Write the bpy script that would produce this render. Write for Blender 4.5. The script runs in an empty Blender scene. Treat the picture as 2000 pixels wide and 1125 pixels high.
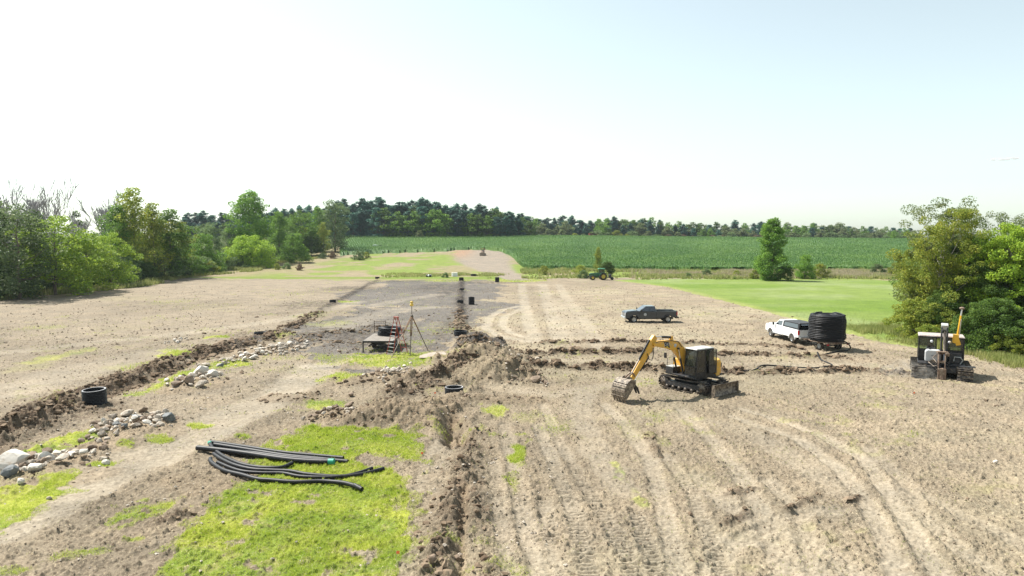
import bpy, math, random
import numpy as np
from mathutils import Matrix, Vector, Euler
random.seed(7)
SC = bpy.context.scene
COL = SC.collection
R = math.radians

# ------------------------------------------------------------ camera
CAM_H = 10.0
PITCH = R(4.18)
cam_d = bpy.data.cameras.new('camera'); cam = bpy.data.objects.new('camera', cam_d); COL.objects.link(cam)
cam_d.lens = 24.0; cam_d.sensor_width = 36.0; cam_d.clip_end = 6000; cam_d.clip_start = 0.2
cam.location = (0, 0, CAM_H); cam.rotation_euler = (R(90) - PITCH, 0, 0)
SC.camera = cam

# ------------------------------------------------------------ sky and sun
SUN_EL = 54.0
SUN_DIR = Vector((-0.85, 0.53, 0)).normalized()            # horizontal direction towards the sun
SUN_AZ = math.atan2(SUN_DIR.x, SUN_DIR.y)                  # clockwise from +Y
w = bpy.data.worlds.new('World'); SC.world = w; w.use_nodes = True
nt = w.node_tree; nt.nodes.clear()
sky = nt.nodes.new('ShaderNodeTexSky'); sky.sky_type = 'NISHITA'; sky.sun_disc = False
sky.sun_elevation = R(SUN_EL); sky.sun_rotation = SUN_AZ
sky.air_density = 1.0; sky.dust_density = 1.0; sky.ozone_density = 1.0; sky.altitude = 100
hs = nt.nodes.new('ShaderNodeHueSaturation'); hs.inputs['Saturation'].default_value = 0.46; hs.inputs['Value'].default_value = 1.0
bg = nt.nodes.new('ShaderNodeBackground'); bg.inputs[1].default_value = 0.11
wo = nt.nodes.new('ShaderNodeOutputWorld')
tintn = nt.nodes.new('ShaderNodeMix'); tintn.data_type = 'RGBA'; tintn.blend_type = 'MULTIPLY'; tintn.inputs[0].default_value = 1; tintn.inputs[7].default_value = (.955, 1.03, .955, 1)
nt.links.new(sky.outputs[0], hs.inputs['Color']); nt.links.new(hs.outputs[0], tintn.inputs[6]); nt.links.new(tintn.outputs[2], bg.inputs[0]); nt.links.new(bg.outputs[0], wo.inputs[0])
sl = bpy.data.lights.new('sun', 'SUN'); sun = bpy.data.objects.new('sun', sl); COL.objects.link(sun)
sl.energy = 5.0; sl.angle = R(0.5); sl.color = (1.0, 0.955, 0.88)
sv = Vector((SUN_DIR.x * math.cos(R(SUN_EL)), SUN_DIR.y * math.cos(R(SUN_EL)), math.sin(R(SUN_EL))))
sun.rotation_euler = sv.to_track_quat('Z', 'Y').to_euler(); sun.location = (0, 0, 60)
SC.view_settings.view_transform = 'Standard'; SC.view_settings.look = 'None'
SC.view_settings.gamma = 1; SC.view_settings.use_curve_mapping = False
SC.view_settings.exposure = 0.93
SC.render.engine = 'CYCLES'
SC.cycles.max_bounces = 6; SC.cycles.transparent_max_bounces = 12
SC.cycles.volume_bounces = 0

# ------------------------------------------------------------ noise (numpy)
def _h(ix, iy, seed):
    h = (ix.astype(np.int64) * 374761393 + iy.astype(np.int64) * 668265263 + seed * 974634777) & 0xffffffff
    h = ((h ^ (h >> 13)) * 1274126177) & 0xffffffff
    h = (h ^ (h >> 16)) & 0xffffffff
    return h / 4294967295.0
def vn(x, y, seed=0):
    ix = np.floor(x); iy = np.floor(y); fx = x - ix; fy = y - iy
    fx = fx * fx * (3 - 2 * fx); fy = fy * fy * (3 - 2 * fy)
    a = _h(ix, iy, seed); b = _h(ix + 1, iy, seed); c = _h(ix, iy + 1, seed); d = _h(ix + 1, iy + 1, seed)
    return (a * (1 - fx) + b * fx) * (1 - fy) + (c * (1 - fx) + d * fx) * fy
def fbm(x, y, freq, octs=3, seed=0, gain=0.5):
    s = 0; a = 1; t = 0
    for i in range(octs):
        c, q = math.cos(0.6 * i + seed), math.sin(0.6 * i + seed)
        s = s + a * vn((x * c - y * q) * freq + 17.3 * i, (x * q + y * c) * freq - 9.1 * i, seed + i); t += a
        a *= gain; freq *= 2.03
    return s / t
def ss(a, b, x):
    t = np.clip((x - a) / (b - a), 0, 1); return t * t * (3 - 2 * t)

# ------------------------------------------------------------ the lie of the land (metres; camera stands over 0,0 and looks along +Y)
_pd = [0, 185, 215, 250, 285, 330, 400, 450, 600, 900, 2500]
_pz = [0, 0.0, 0.15, 1.2, 2.7, 5.2, 9.3, 9.9, 10.0, 7.0, -20]
_fd = np.arange(0, 2501, 5.0); _fz = np.interp(_fd, _pd, _pz)
_k = np.exp(-np.linspace(-2, 2, 9) ** 2); _k /= _k.sum()
_fz = np.convolve(np.pad(_fz, 4, mode='edge'), _k, 'valid')
def land(x, y):
    x = np.asarray(x, float); y = np.asarray(y, float)
    z = np.interp(y, _fd, _fz)
    r = np.clip((x / np.maximum(y, 30) - 0.05) / 0.5, 0, 1)
    return z * (1 - 0.22 * r) + (fbm(x, y, 1 / 60., 2, 5) - .5) * 0.5 * ss(170, 240, y)
# a point of the ground seen at photograph position u, v (a way of measuring the place)
F = 1333.33
def ray(u, v):
    a = (u - 1000) / F; b = (562.5 - v) / F
    return a, math.cos(PITCH) + b * math.sin(PITCH), -math.sin(PITCH) + b * math.cos(PITCH)
def gp(u, v, z=None):
    dx, dy, dz = ray(u, v)
    if z is not None:
        t = (CAM_H - z) / -dz; return dx * t, dy * t
    y = 15.0
    while y < 900:                                          # march to the terrain
        if CAM_H + dz / dy * y <= float(land(dx / dy * y, y)): break
        y += max(.2, y * .004)
    return dx / dy * y, y
def zt(v, y):
    dx, dy, dz = ray(1000, v); return CAM_H + dz / dy * y
def xat(u, y, v=500):
    dx, dy, dz = ray(u, v); return dx / dy * y

# ------------------------------------------------------------ mesh helpers
def tag(o, label=None, cat=None, group=None, kind=None):
    if label: o['label'] = label
    if cat: o['category'] = cat
    if group: o['group'] = group
    if kind: o['kind'] = kind
    return o
def np_mesh(name, verts, faces, mats, smooth=False):
    me = bpy.data.meshes.new(name)
    verts = np.asarray(verts, np.float32); faces = np.asarray(faces, np.int32); k = faces.shape[1]
    me.vertices.add(len(verts)); me.vertices.foreach_set('co', verts.ravel())
    me.loops.add(faces.size); me.loops.foreach_set('vertex_index', faces.ravel())
    me.polygons.add(len(faces)); me.polygons.foreach_set('loop_start', np.arange(0, faces.size, k, dtype=np.int32))
    me.polygons.foreach_set('loop_total', np.full(len(faces), k, np.int32))
    if smooth: me.polygons.foreach_set('use_smooth', np.ones(len(faces), bool))
    me.update(calc_edges=True)
    if not smooth: me.shade_flat()
    for m in (mats if isinstance(mats, (list, tuple)) else [mats]): me.materials.append(m)
    return me
def link(name, me, parent=None, loc=(0, 0, 0), rot=(0, 0, 0), scale=(1, 1, 1)):
    o = bpy.data.objects.new(name, me); COL.objects.link(o); o.parent = parent
    o.location = loc; o.rotation_euler = rot; o.scale = scale
    return o
def empty(name, loc, rz=0, label=None, cat=None, group=None):
    o = bpy.data.objects.new(name, None); COL.objects.link(o); o.location = loc; o.rotation_euler = (0, 0, rz)
    o.empty_display_size = 0.3
    return tag(o, label, cat, group)
class MB:
    def __init__(s): s.v = []; s.f = []; s.m = []; s.s = []
    def add(s, vs, fs, mat=0, smooth=False):
        b = len(s.v); s.v += [tuple(p) for p in vs]
        for f in fs: s.f.append([i + b for i in f]); s.m.append(mat); s.s.append(smooth)
        return s
    def box(s, c, d, rot=None, mat=0, taper=(1, 1)):
        hx, hy, hz = d[0] / 2, d[1] / 2, d[2] / 2; vs = []
        for z in (-hz, hz):
            tx, ty = taper if z > 0 else (1, 1)
            for x, y in ((-hx, -hy), (hx, -hy), (hx, hy), (-hx, hy)): vs.append(Vector((x * tx, y * ty, z)))
        if rot: M = Euler(rot).to_matrix(); vs = [M @ p for p in vs]
        vs = [p + Vector(c) for p in vs]
        return s.add(vs, [(3, 2, 1, 0), (4, 5, 6, 7), (0, 1, 5, 4), (1, 2, 6, 5), (2, 3, 7, 6), (3, 0, 4, 7)], mat)
    def prism(s, pts, y0, y1, mat=0, inset=0):              # outline in X-Z, extruded along Y
        n = len(pts); a = sum(pts[i][0] * pts[(i + 1) % n][1] - pts[(i + 1) % n][0] * pts[i][1] for i in range(n))
        if a < 0: pts = pts[::-1]
        vs = [(x, y0, z) for x, z in pts] + [(x, y1, z) for x, z in pts]
        fs = [list(range(n)), list(range(2 * n - 1, n - 1, -1))] + [(i + n, (i + 1) % n + n, (i + 1) % n, i) for i in range(n)]
        if y1 < y0: fs = [f[::-1] for f in map(list, fs)]
        return s.add(vs, fs, mat)
    def tube(s, pts, r, n=8, mat=0, caps=True, smooth=True):
        pts = [Vector(p) for p in pts]; k = len(pts); rs = r if isinstance(r, (list, tuple)) else [r] * k
        vs = []; up = None
        for i, p in enumerate(pts):
            t = (pts[min(i + 1, k - 1)] - pts[max(i - 1, 0)]).normalized()
            if up is None: up = Vector((0, 0, 1)) if abs(t.z) < .9 else Vector((1, 0, 0))
            a = t.cross(up)
            if a.length < 1e-5: a = t.orthogonal()
            a.normalize(); b = a.cross(t).normalized(); up = b
            for j in range(n):
                q = 2 * math.pi * j / n; vs.append(p + (a * math.cos(q) + b * math.sin(q)) * rs[i])
        fs = [(i * n + j, i * n + (j + 1) % n, (i + 1) * n + (j + 1) % n, (i + 1) * n + j) for i in range(k - 1) for j in range(n)]
        s.add(vs, fs, mat, smooth)
        if caps: s.add(vs[:n], [list(range(n - 1, -1, -1))], mat); s.add(vs[-n:], [list(range(n))], mat)
        return s
    def cyl(s, p0, p1, r0, r1=None, n=16, mat=0, caps=True): return s.tube([p0, p1], [r0, r0 if r1 is None else r1], n, mat, caps)
    def lathe(s, prof, c=(0, 0, 0), axis='z', n=24, mat=0, smooth=True):
        vs = []
        for r, z in prof:
            for j in range(n):
                q = 2 * math.pi * j / n; x, y = r * math.cos(q), r * math.sin(q)
                p = (x, y, z) if axis == 'z' else ((x, z, y) if axis == 'y' else (z, x, y))
                vs.append((p[0] + c[0], p[1] + c[1], p[2] + c[2]))
        k = len(prof)
        fs = [(i * n + j, i * n + (j + 1) % n, (i + 1) * n + (j + 1) % n, (i + 1) * n + j) for i in range(k - 1) for j in range(n)]
        return s.add(vs, fs, mat, smooth)
    def mesh(s, name, mats):
        me = bpy.data.meshes.new(name); me.from_pydata(s.v, [], s.f)
        for m in (mats if isinstance(mats, (list, tuple)) else [mats]): me.materials.append(m)
        me.polygons.foreach_set('material_index', s.m); me.polygons.foreach_set('use_smooth', s.s); me.update()
        return me
    def build(s, name, mats, parent=None, loc=(0, 0, 0), rot=(0, 0, 0), bevel=0, seg=2):
        o = link(name, s.mesh(name, mats), parent, loc, rot)
        if bevel:
            b = o.modifiers.new('bevel', 'BEVEL'); b.width = bevel; b.segments = seg; b.limit_method = 'ANGLE'; b.angle_limit = R(35)
        return o
def copy_tree(o, parent=None):
    c = o.copy(); COL.objects.link(c); c.parent = parent
    for ch in list(o.children): copy_tree(ch, c)
    return c

# ------------------------------------------------------------ materials
def mat(name, col, rough=.6, metal=0, var=.15, scale=3., spec=.4, col2=None, bump=0, bscale=20, coat=0, dirt=None, dirtz=.6):
    m = bpy.data.materials.new(name); m.use_nodes = True; n = m.node_tree; p = n.nodes['Principled BSDF']
    p.inputs['Roughness'].default_value = rough; p.inputs['Metallic'].default_value = metal
    p.inputs['Specular IOR Level'].default_value = spec; p.inputs['Coat Weight'].default_value = coat
    tc = n.nodes.new('ShaderNodeTexCoord'); nz = n.nodes.new('ShaderNodeTexNoise'); nz.inputs['Scale'].default_value = scale; nz.inputs['Detail'].default_value = 5
    n.links.new(tc.outputs['Object'], nz.inputs['Vector'])
    rp = n.nodes.new('ShaderNodeValToRGB'); rp.color_ramp.elements[0].position = .35; rp.color_ramp.elements[1].position = .65
    c2 = col2 or tuple(min(1, c * (1 + var)) for c in col); c1 = tuple(c * (1 - var) for c in col) if not col2 else col
    rp.color_ramp.elements[0].color = (*c1, 1); rp.color_ramp.elements[1].color = (*c2, 1)
    n.links.new(nz.outputs['Fac'], rp.inputs['Fac']); out = rp.outputs['Color']
    if dirt:
        g = n.nodes.new('ShaderNodeTexNoise'); g.inputs['Scale'].default_value = 7; g.inputs['Detail'].default_value = 6
        n.links.new(tc.outputs['Object'], g.inputs['Vector'])
        gr = n.nodes.new('ShaderNodeValToRGB'); gr.color_ramp.elements[0].position = dirtz - .08; gr.color_ramp.elements[1].position = dirtz + .08
        n.links.new(g.outputs['Fac'], gr.inputs['Fac'])
        mx = n.nodes.new('ShaderNodeMix'); mx.data_type = 'RGBA'; mx.inputs[7].default_value = (*dirt, 1)
        n.links.new(gr.outputs['Color'], mx.inputs[0]); n.links.new(out, mx.inputs[6]); out = mx.outputs[2]
    n.links.new(out, p.inputs['Base Color'])
    if bump:
        bz = n.nodes.new('ShaderNodeTexNoise'); bz.inputs['Scale'].default_value = bscale; bz.inputs['Detail'].default_value = 6
        n.links.new(tc.outputs['Object'], bz.inputs['Vector'])
        bn = n.nodes.new('ShaderNodeBump'); bn.inputs['Strength'].default_value = 1; bn.inputs['Distance'].default_value = bump
        n.links.new(bz.outputs['Fac'], bn.inputs['Height']); n.links.new(bn.outputs[0], p.inputs['Normal'])
    return m
def leafmat(name, c1, c2, c3=None, transl=.35, scale=.5, objvar=.25):
    m = bpy.data.materials.new(name); m.use_nodes = True; n = m.node_tree; n.nodes.clear(); L = n.links
    geo = n.nodes.new('ShaderNodeNewGeometry'); oi = n.nodes.new('ShaderNodeObjectInfo')
    nz = n.nodes.new('ShaderNodeTexNoise'); nz.inputs['Scale'].default_value = scale; nz.inputs['Detail'].default_value = 4; nz.inputs['Roughness'].default_value = .65
    L.new(geo.outputs['Position'], nz.inputs['Vector'])
    wn = n.nodes.new('ShaderNodeTexWhiteNoise'); wn.noise_dimensions = '1D'; L.new(geo.outputs['Random Per Island'], wn.inputs['W'])
    ad = n.nodes.new('ShaderNodeMath'); ad.operation = 'MULTIPLY_ADD'; ad.inputs[1].default_value = .45; L.new(wn.outputs[0], ad.inputs[0]); L.new(nz.outputs['Fac'], ad.inputs[2])
    rp = n.nodes.new('ShaderNodeValToRGB'); e = rp.color_ramp.elements; e[0].position = .38; e[0].color = (*c1, 1); e[1].position = 1.0; e[1].color = (*(c3 or c2), 1)
    k = e.new(.72); k.color = (*c2, 1)
    L.new(ad.outputs[0], rp.inputs['Fac'])
    hv = n.nodes.new('ShaderNodeHueSaturation'); mr = n.nodes.new('ShaderNodeMapRange'); mr.inputs[3].default_value = 1 - objvar; mr.inputs[4].default_value = 1 + objvar
    L.new(oi.outputs['Random'], mr.inputs[0]); L.new(mr.outputs[0], hv.inputs['Value']); L.new(rp.outputs['Color'], hv.inputs['Color'])
    d = n.nodes.new('ShaderNodeBsdfPrincipled'); d.inputs['Roughness'].default_value = .55; d.inputs['Specular IOR Level'].default_value = .25
    t = n.nodes.new('ShaderNodeBsdfTranslucent'); mx = n.nodes.new('ShaderNodeMixShader'); mx.inputs[0].default_value = transl
    g = n.nodes.new('ShaderNodeGamma'); g.inputs[1].default_value = .85
    o = n.nodes.new('ShaderNodeOutputMaterial')
    L.new(hv.outputs[0], d.inputs['Base Color']); L.new(hv.outputs[0], g.inputs[0]); L.new(g.outputs[0], t.inputs[0])
    L.new(d.outputs[0], mx.inputs[1]); L.new(t.outputs[0], mx.inputs[2]); L.new(mx.outputs[0], o.inputs[0])
    return m
def glassmat(name, tint=(.5, .6, .6), mixf=.45):
    m = bpy.data.materials.new(name); m.use_nodes = True; n = m.node_tree; n.nodes.clear(); L = n.links
    t = n.nodes.new('ShaderNodeBsdfTransparent'); t.inputs[0].default_value = (*tint, 1)
    g = n.nodes.new('ShaderNodeBsdfGlossy'); g.inputs['Roughness'].default_value = .05; g.inputs['Color'].default_value = (.9, .95, 1, 1)
    lw = n.nodes.new('ShaderNodeLayerWeight'); fr = n.nodes.new('ShaderNodeMapRange'); fr.interpolation_type = 'SMOOTHERSTEP'; fr.inputs[1].default_value = .35; fr.inputs[3].default_value = .06; fr.inputs[4].default_value = .8; L.new(lw.outputs['Facing'], fr.inputs[0])
    nz = n.nodes.new('ShaderNodeTexNoise'); nz.inputs['Scale'].default_value = 6
    d = n.nodes.new('ShaderNodeBsdfDiffuse'); d.inputs[0].default_value = (.3, .27, .22, 1)
    ml = n.nodes.new('ShaderNodeMath'); ml.operation = 'MULTIPLY'; ml.inputs[1].default_value = mixf * .3; L.new(nz.outputs['Fac'], ml.inputs[0])
    a = n.nodes.new('ShaderNodeMixShader'); b = n.nodes.new('ShaderNodeMixShader'); o = n.nodes.new('ShaderNodeOutputMaterial')
    L.new(ml.outputs[0], a.inputs[0]); L.new(t.outputs[0], a.inputs[1]); L.new(d.outputs[0], a.inputs[2])
    L.new(fr.outputs[0], b.inputs[0]); L.new(a.outputs[0], b.inputs[1]); L.new(g.outputs[0], b.inputs[2]); L.new(b.outputs[0], o.inputs[0])
    return m
DUST = (.27, .22, .165)
M = dict(
    yellow=mat('digger_yellow', (.62, .33, .035), .45, var=.08, dirt=(.42, .30, .15), dirtz=.62, spec=.5),
    black=mat('black_paint', (.012, .012, .014), .4, var=.3, dirt=(.08, .07, .06), dirtz=.66),
    rubber=mat('rubber', (.022, .021, .02), .85, var=.3, dirt=(.16, .13, .10), dirtz=.6),
    steel=mat('worn_steel', (.12, .10, .085), .5, .4, var=.35, scale=5, dirt=DUST, dirtz=.56),
    rust=mat('dusty_brown_steel', (.16, .105, .075), .7, .1, var=.35, scale=4, dirt=DUST, dirtz=.56),
    shoe=mat('track_shoe_steel', (.055, .05, .048), .5, .5, var=.35, scale=5, dirt=(.22, .18, .14), dirtz=.55),
    bucket=mat('bucket_steel', (.10, .078, .06), .55, .15, var=.3, scale=3, dirt=DUST, dirtz=.52),
    chrome=mat('chrome_rod', (.6, .6, .62), .2, 1, var=.05),
    dull=mat('dark_grey_frame', (.035, .036, .04), .5, .2, var=.3, dirt=(.15, .12, .09), dirtz=.64),
    roofgrey=mat('pale_roof', (.42, .43, .42), .5, var=.1, dirt=(.3, .27, .22), dirtz=.6),
    grey=mat('grey_car_paint', (.030, .040, .054), .28, .5, var=.05, coat=.8, dirt=(.10, .09, .08), dirtz=.76),
    white=mat('white_car_paint', (.80, .81, .81), .3, var=.02, coat=.6, dirt=(.55, .5, .42), dirtz=.72),
    wpanel=mat('white_panel', (.45, .46, .47), .5, var=.05, dirt=(.5, .45, .38), dirtz=.64),
    trim=mat('black_trim', (.015, .015, .016), .55, var=.2),
    rim=mat('alloy_rim', (.45, .46, .47), .3, .8, var=.1, dirt=DUST, dirtz=.6),
    red=mat('red_lamp_lens', (.38, .01, .015), .25, var=.1),
    amber=mat('orange_lens', (.8, .25, .03), .3, var=.1),
    lamp=mat('clear_lamp_lens', (.75, .77, .8), .15, .2, var=.05),
    glass=glassmat('dimmed_glass', (.24, .30, .30)), tint=glassmat('tinted_glass', (.06, .07, .08), .2),  # first glass: tint darkened to stand in for dim cab interiors
    pipe=mat('black_pipe_plastic', (.011, .0115, .014), .5, var=.15, spec=.3, dirt=(.06, .05, .04), dirtz=.68),
    pipein=mat('grey_pipe_rim', (.35, .35, .36), .5, var=.1),
    greenband=mat('green_pipe_band', (.03, .30, .20), .5, var=.1),
    tgreen=mat('tractor_green', (.02, .11, .05), .35, var=.1, spec=.5), tyellow=mat('tractor_yellow', (.50, .40, .06), .5, var=.1),
    wood=mat('weathered_deck', (.21, .185, .16), .8, var=.2, scale=2, bump=.01),
    orange=mat('orange_fibreglass', (.36, .065, .04), .5, var=.12), alu=mat('aluminium', (.62, .63, .63), .35, .7, var=.1),
    flag=mat('orange_flag', (.95, .22, .08), .6, var=.08),
    blue=mat('blue_shirt', (.10, .17, .33), .8, var=.1), skin=mat('skin', (.50, .32, .24), .6, var=.05), hair=mat('hair', (.05, .035, .025), .8),
    seat=mat('seat_cloth', (.03, .03, .035), .9, var=.2),
    bag=mat('white_plastic', (.72, .74, .74), .5, var=.05), redbrown=mat('faded_red_paint', (.28, .07, .05), .7, var=.2),
    bark=mat('bark', (.14, .11, .085), .9, var=.35, scale=2, bump=.02, bscale=8), greybark=mat('grey_dead_bark', (.33, .31, .32), .9, var=.25, scale=2),
    palebark=mat('pale_bark', (.32, .29, .25), .9, var=.3, scale=2),
    rock=mat('tan_rock', (.33, .28, .225), .85, scale=2.2, col2=(.48, .43, .36), bump=.02, bscale=9, dirt=(.30, .23, .17), dirtz=.6),
    rockdk=mat('brown_rock', (.15, .11, .08), .9, scale=2.2, col2=(.25, .19, .14), bump=.02, bscale=9, dirt=(.22, .16, .11), dirtz=.55),
    rockgy=mat('blue_grey_rock', (.085, .095, .10), .7, scale=2.5, col2=(.17, .18, .18), bump=.02, bscale=9, dirt=(.30, .27, .23), dirtz=.66),
    rockwh=mat('pale_rock', (.50, .46, .40), .8, scale=2, col2=(.62, .58, .52), bump=.02, bscale=9, dirt=(.42, .36, .29), dirtz=.62),
)
# ============================================================ GROUND
def W(pts): return [gp(u, v, 0) for u, v in pts]
def seg_field(X, Y, pts, reach):
    """distance to and length along a line on the ground, only worked out near it"""
    P = np.array(pts, float); D = np.full(X.shape, 1e3); S = np.zeros(X.shape); T = np.zeros(X.shape)
    m = (X > P[:, 0].min() - reach) & (X < P[:, 0].max() + reach) & (Y > P[:, 1].min() - reach) & (Y < P[:, 1].max() + reach)
    if not m.any(): return D, S, T
    x = X[m]; y = Y[m]; d = np.full(x.shape, 1e3); s = np.zeros(x.shape); sd = np.zeros(x.shape); acc = 0
    for i in range(len(P) - 1):
        ax, ay = P[i]; bx, by = P[i + 1]; ex, ey = bx - ax, by - ay; l = math.hypot(ex, ey)
        t = np.clip(((x - ax) * ex + (y - ay) * ey) / l ** 2, 0, 1); qx = x - ax - t * ex; qy = y - ay - t * ey
        dd = np.hypot(qx, qy); k = dd < d; d = np.where(k, dd, d); s = np.where(k, acc + t * l, s)
        sd = np.where(k, np.sign(ex * qy - ey * qx), sd); acc += l
    D[m] = d; S[m] = s; T[m] = sd * d
    return D, S, T
def in_poly(X, Y, pts):
    P = np.array(pts, float); r = np.zeros(X.shape, bool)
    m = (X > P[:, 0].min()) & (X < P[:, 0].max()) & (Y > P[:, 1].min()) & (Y < P[:, 1].max())
    x = X[m]; y = Y[m]; q = np.zeros(x.shape, bool); n = len(P)
    for i in range(n):
        x0, y0 = P[i]; x1, y1 = P[(i + 1) % n]
        c = ((y0 > y) != (y1 > y)) & (x < (x1 - x0) * (y - y0) / ((y1 - y0) or 1e-9) + x0); q ^= c
    r[m] = q; return r
# spoil ridges and trenches: points, half width, height, dark soil, lumpiness
RIDGE = [
    ([(0, 862), (60, 818), (130, 788), (200, 762), (280, 734), (350, 706), (420, 686), (480, 672), (545, 656)], 1.15, .45, 1.0, 1.35),
    ([(-60, 905), (20, 850), (90, 815), (170, 795)], 1.25, .35, .9, 1.4),
    ([(545, 650), (590, 628), (630, 605), (655, 590), (700, 567), (745, 543)], .7, .22, 1., 1.),
    ([(850, 1135), (862, 1060), (878, 985), (898, 930), (915, 880), (925, 850)], .55, .30, .6, 1.5),
    ([(955, 1135), (945, 1060), (932, 1000), (922, 950), (925, 900)], .40, .20, .45, 1.5),
    ([(900, 655), (898, 600), (901, 545)], .55, .35, 1.2, 1.2),
    ([(1035, 717), (1120, 719), (1200, 720), (1290, 724)], .5, .42, 1.3, 1.3),
    ([(1290, 724), (1420, 729), (1500, 729), (1600, 727), (1680, 726), (1762, 729)], .4, .30, 1.3, 1.5),
    ([(1030, 694), (1100, 690), (1180, 690), (1265, 689)], .42, .36, 1.3, 1.3),
    ([(1400, 693), (1500, 695), (1600, 697), (1645, 699)], .35, .22, 1., 1.4),
    ([(1060, 671), (1200, 668), (1350, 672), (1500, 676), (1560, 682)], .35, .22, .9, 1.2),
    ([(780, 768), (830, 750), (870, 735), (905, 712)], .9, .6, .9, 1.2),
    ([(770, 745), (830, 738), (880, 722)], .6, .4, .4, 1.2),
    ([(1268, 848), (1275, 870), (1282, 890)], .22, .14, .6, 1.), ([(1420, 968), (1475, 955)], .14, .10, .6, 1.),
    ([(1535, 1000), (1570, 983), (1600, 970)], .15, .14, .8, 1.), ([(1660, 985), (1678, 970)], .12, .12, .8, 1.), ([(1415, 1025), (1460, 1000)], .15, .11, .7, 1.),
    ([(600, 660), (680, 652), (730, 640), (760, 648)], 1.3, .3, .5, 1.2),
    ([(560, 662), (640, 672), (690, 676)], .9, .2, .5, 1.),
    ([(310, 1020), (345, 1013), (365, 1008)], .22, .12, .8, 1.),
]
GROOVE = [([(900, 1135), (902, 1060), (905, 1000), (907, 960)], .20, .26), ([(905, 868), (893, 850), (885, 832), (880, 815)], .55, 1.0),
          ([(-40, 880), (40, 835), (130, 803), (200, 776), (290, 744), (400, 697), (480, 677)], .5, .35)]
MOUND = [  # u, v of the foot centre, radii in metres, height, grey, dark
    (930, 676, 2.3, 2.0, 1.4, 1., .6), (945, 702, 3.6, 2.4, 1.5, 0, .2), (965, 740, 3.1, 2.7, 1.6, 0, .08), (1020, 742, 1.6, 1.0, .45, 0, .25),
    (805, 822, 3.0, 2.3, 1.05, 0, .15), (730, 825, 1.8, 1.4, .4, 0, .3), (870, 793, 1.6, 1.4, .6, 0, .2), (890, 775, .75, .55, .35, 0, 0), (985, 783, 2.2, 1.2, .35, 0, .12), (700, 745, 2.2, 1.2, .35, 0, .2),
    (1000, 690, 1.6, 1.2, .35, 0, .3), (560, 775, 2, 1.5, .2, 0, .2), (250, 850, 2.5, 2.2, .3, 0, 0), (375, 752, 2.2, 2.5, .3, 0, 0), (520, 686, 3, 3, .35, 0, 0),
    (120, 925, 2.2, 2, .3, 0, 0), (650, 815, 1.2, 1.1, .3, 0, .1), (760, 737, 1.7, 1.5, .4, 0, .05), (1900, 1300, 3, 3, .3, 0, 0), (385, 940, 1.5, 1.6, .14, 0, 0),
]
# smooth wheel tracks and lanes: points, half width, strength, sink, cleats
LANE = [
    ([(-40, 1040), (100, 975), (250, 905), (380, 850), (470, 805), (560, 760), (620, 715)], 1.7, .9, .10, 0),
    ([(0, 690), (200, 668), (330, 655), (500, 632), (620, 610), (700, 590)], 1.4, .55, 0, 0),
    ([(0, 770), (150, 725), (300, 690)], 2.2, .45, 0, 0),
    ([(1045, 668), (1030, 620), (1022, 580), (1018, 555)], .8, .8, .02, 0), ([(1100, 668), (1080, 620), (1066, 580), (1060, 555)], 1., .7, .02, 0),
    ([(1170, 680), (1150, 640), (1110, 590), (1090, 555)], .8, .6, .02, 0), ([(1130, 660), (1120, 620), (1095, 585)], 2.2, .45, 0, 0),
    ([(1030, 668), (970, 655), (948, 640), (955, 618), (985, 604), (1025, 596)], .55, .9, .03, 0), ([(1040, 662), (1000, 652), (980, 636), (985, 618), (1015, 604)], .5, .9, .03, 0),
    ([(840, 600), (780, 605), (700, 625), (640, 650)], 2.2, .45, 0, 0), ([(860, 575), (790, 585), (720, 600)], 1.6, .4, 0, 0),
    ([(1060, 1140), (1020, 1000), (1000, 900), (985, 830)], .35, .6, .05, 1), ([(1000, 1140), (975, 1000), (965, 900)], .3, .45, .04, 1),
    ([(1160, 1140), (1120, 1000), (1080, 900), (1050, 830)], .32, .6, .05, 1), ([(1250, 1140), (1190, 1020), (1130, 930), (1085, 850), (1060, 790)], .3, .5, .04, 1),
    ([(850, 960), (870, 880), (900, 830)], .4, .4, .03, 1), ([(820, 960), (838, 900), (860, 860)], .35, .5, .03, 1),
    ([(1330, 1140), (1300, 1000), (1270, 900), (1220, 830), (1180, 790)], .35, .6, .04, 0), ([(1540, 1140), (1490, 1000), (1440, 920), (1380, 850), (1330, 800)], .4, .6, .05, 0),
    ([(1850, 1140), (1790, 1060), (1740, 970), (1690, 900), (1600, 850), (1450, 800)], .35, .7, .05, 0), ([(1760, 1140), (1730, 1060), (1690, 980), (1640, 915), (1560, 860), (1430, 815)], .35, .7, .05, 0),
    ([(2050, 1090), (1900, 1020), (1790, 960), (1700, 880)], .35, .4, .04, 0), ([(1690, 1140), (1600, 1075), (1500, 1030), (1420, 990), (1360, 930)], .5, .5, .04, 0),
    ([(1420, 1140), (1380, 1040), (1350, 960), (1300, 890)], .3, .6, .05, 1), ([(1290, 1140), (1262, 1060), (1240, 1000)], .28, .5, .05, 1), ([(1620, 1140), (1560, 1090), (1480, 1060), (1400, 1050)], .4, .6, .05, 0),
    ([(1980, 1140), (1880, 1080), (1800, 1010), (1760, 940)], .35, .5, .05, 0), ([(1090, 1140), (1075, 1060), (1062, 980)], .28, .5, .045, 1), ([(1500, 940), (1560, 1000), (1580, 1060), (1560, 1140)], .35, .5, .05, 0), ([(1370, 1140), (1440, 1060), (1540, 1010), (1640, 1000)], .35, .5, .05, 0),
    ([(1150, 760), (1130, 800), (1160, 880), (1220, 960)], .7, .45, 0, 0), ([(1350, 820), (1450, 840), (1560, 900), (1640, 960)], .8, .35, 0, 0),
    ([(960, 755), (1080, 770), (1150, 760), (1260, 745)], .8, .5, 0, 0), ([(1080, 704), (1250, 706), (1500, 712), (1700, 712)], .8, .35, 0, 0),
]
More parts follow.
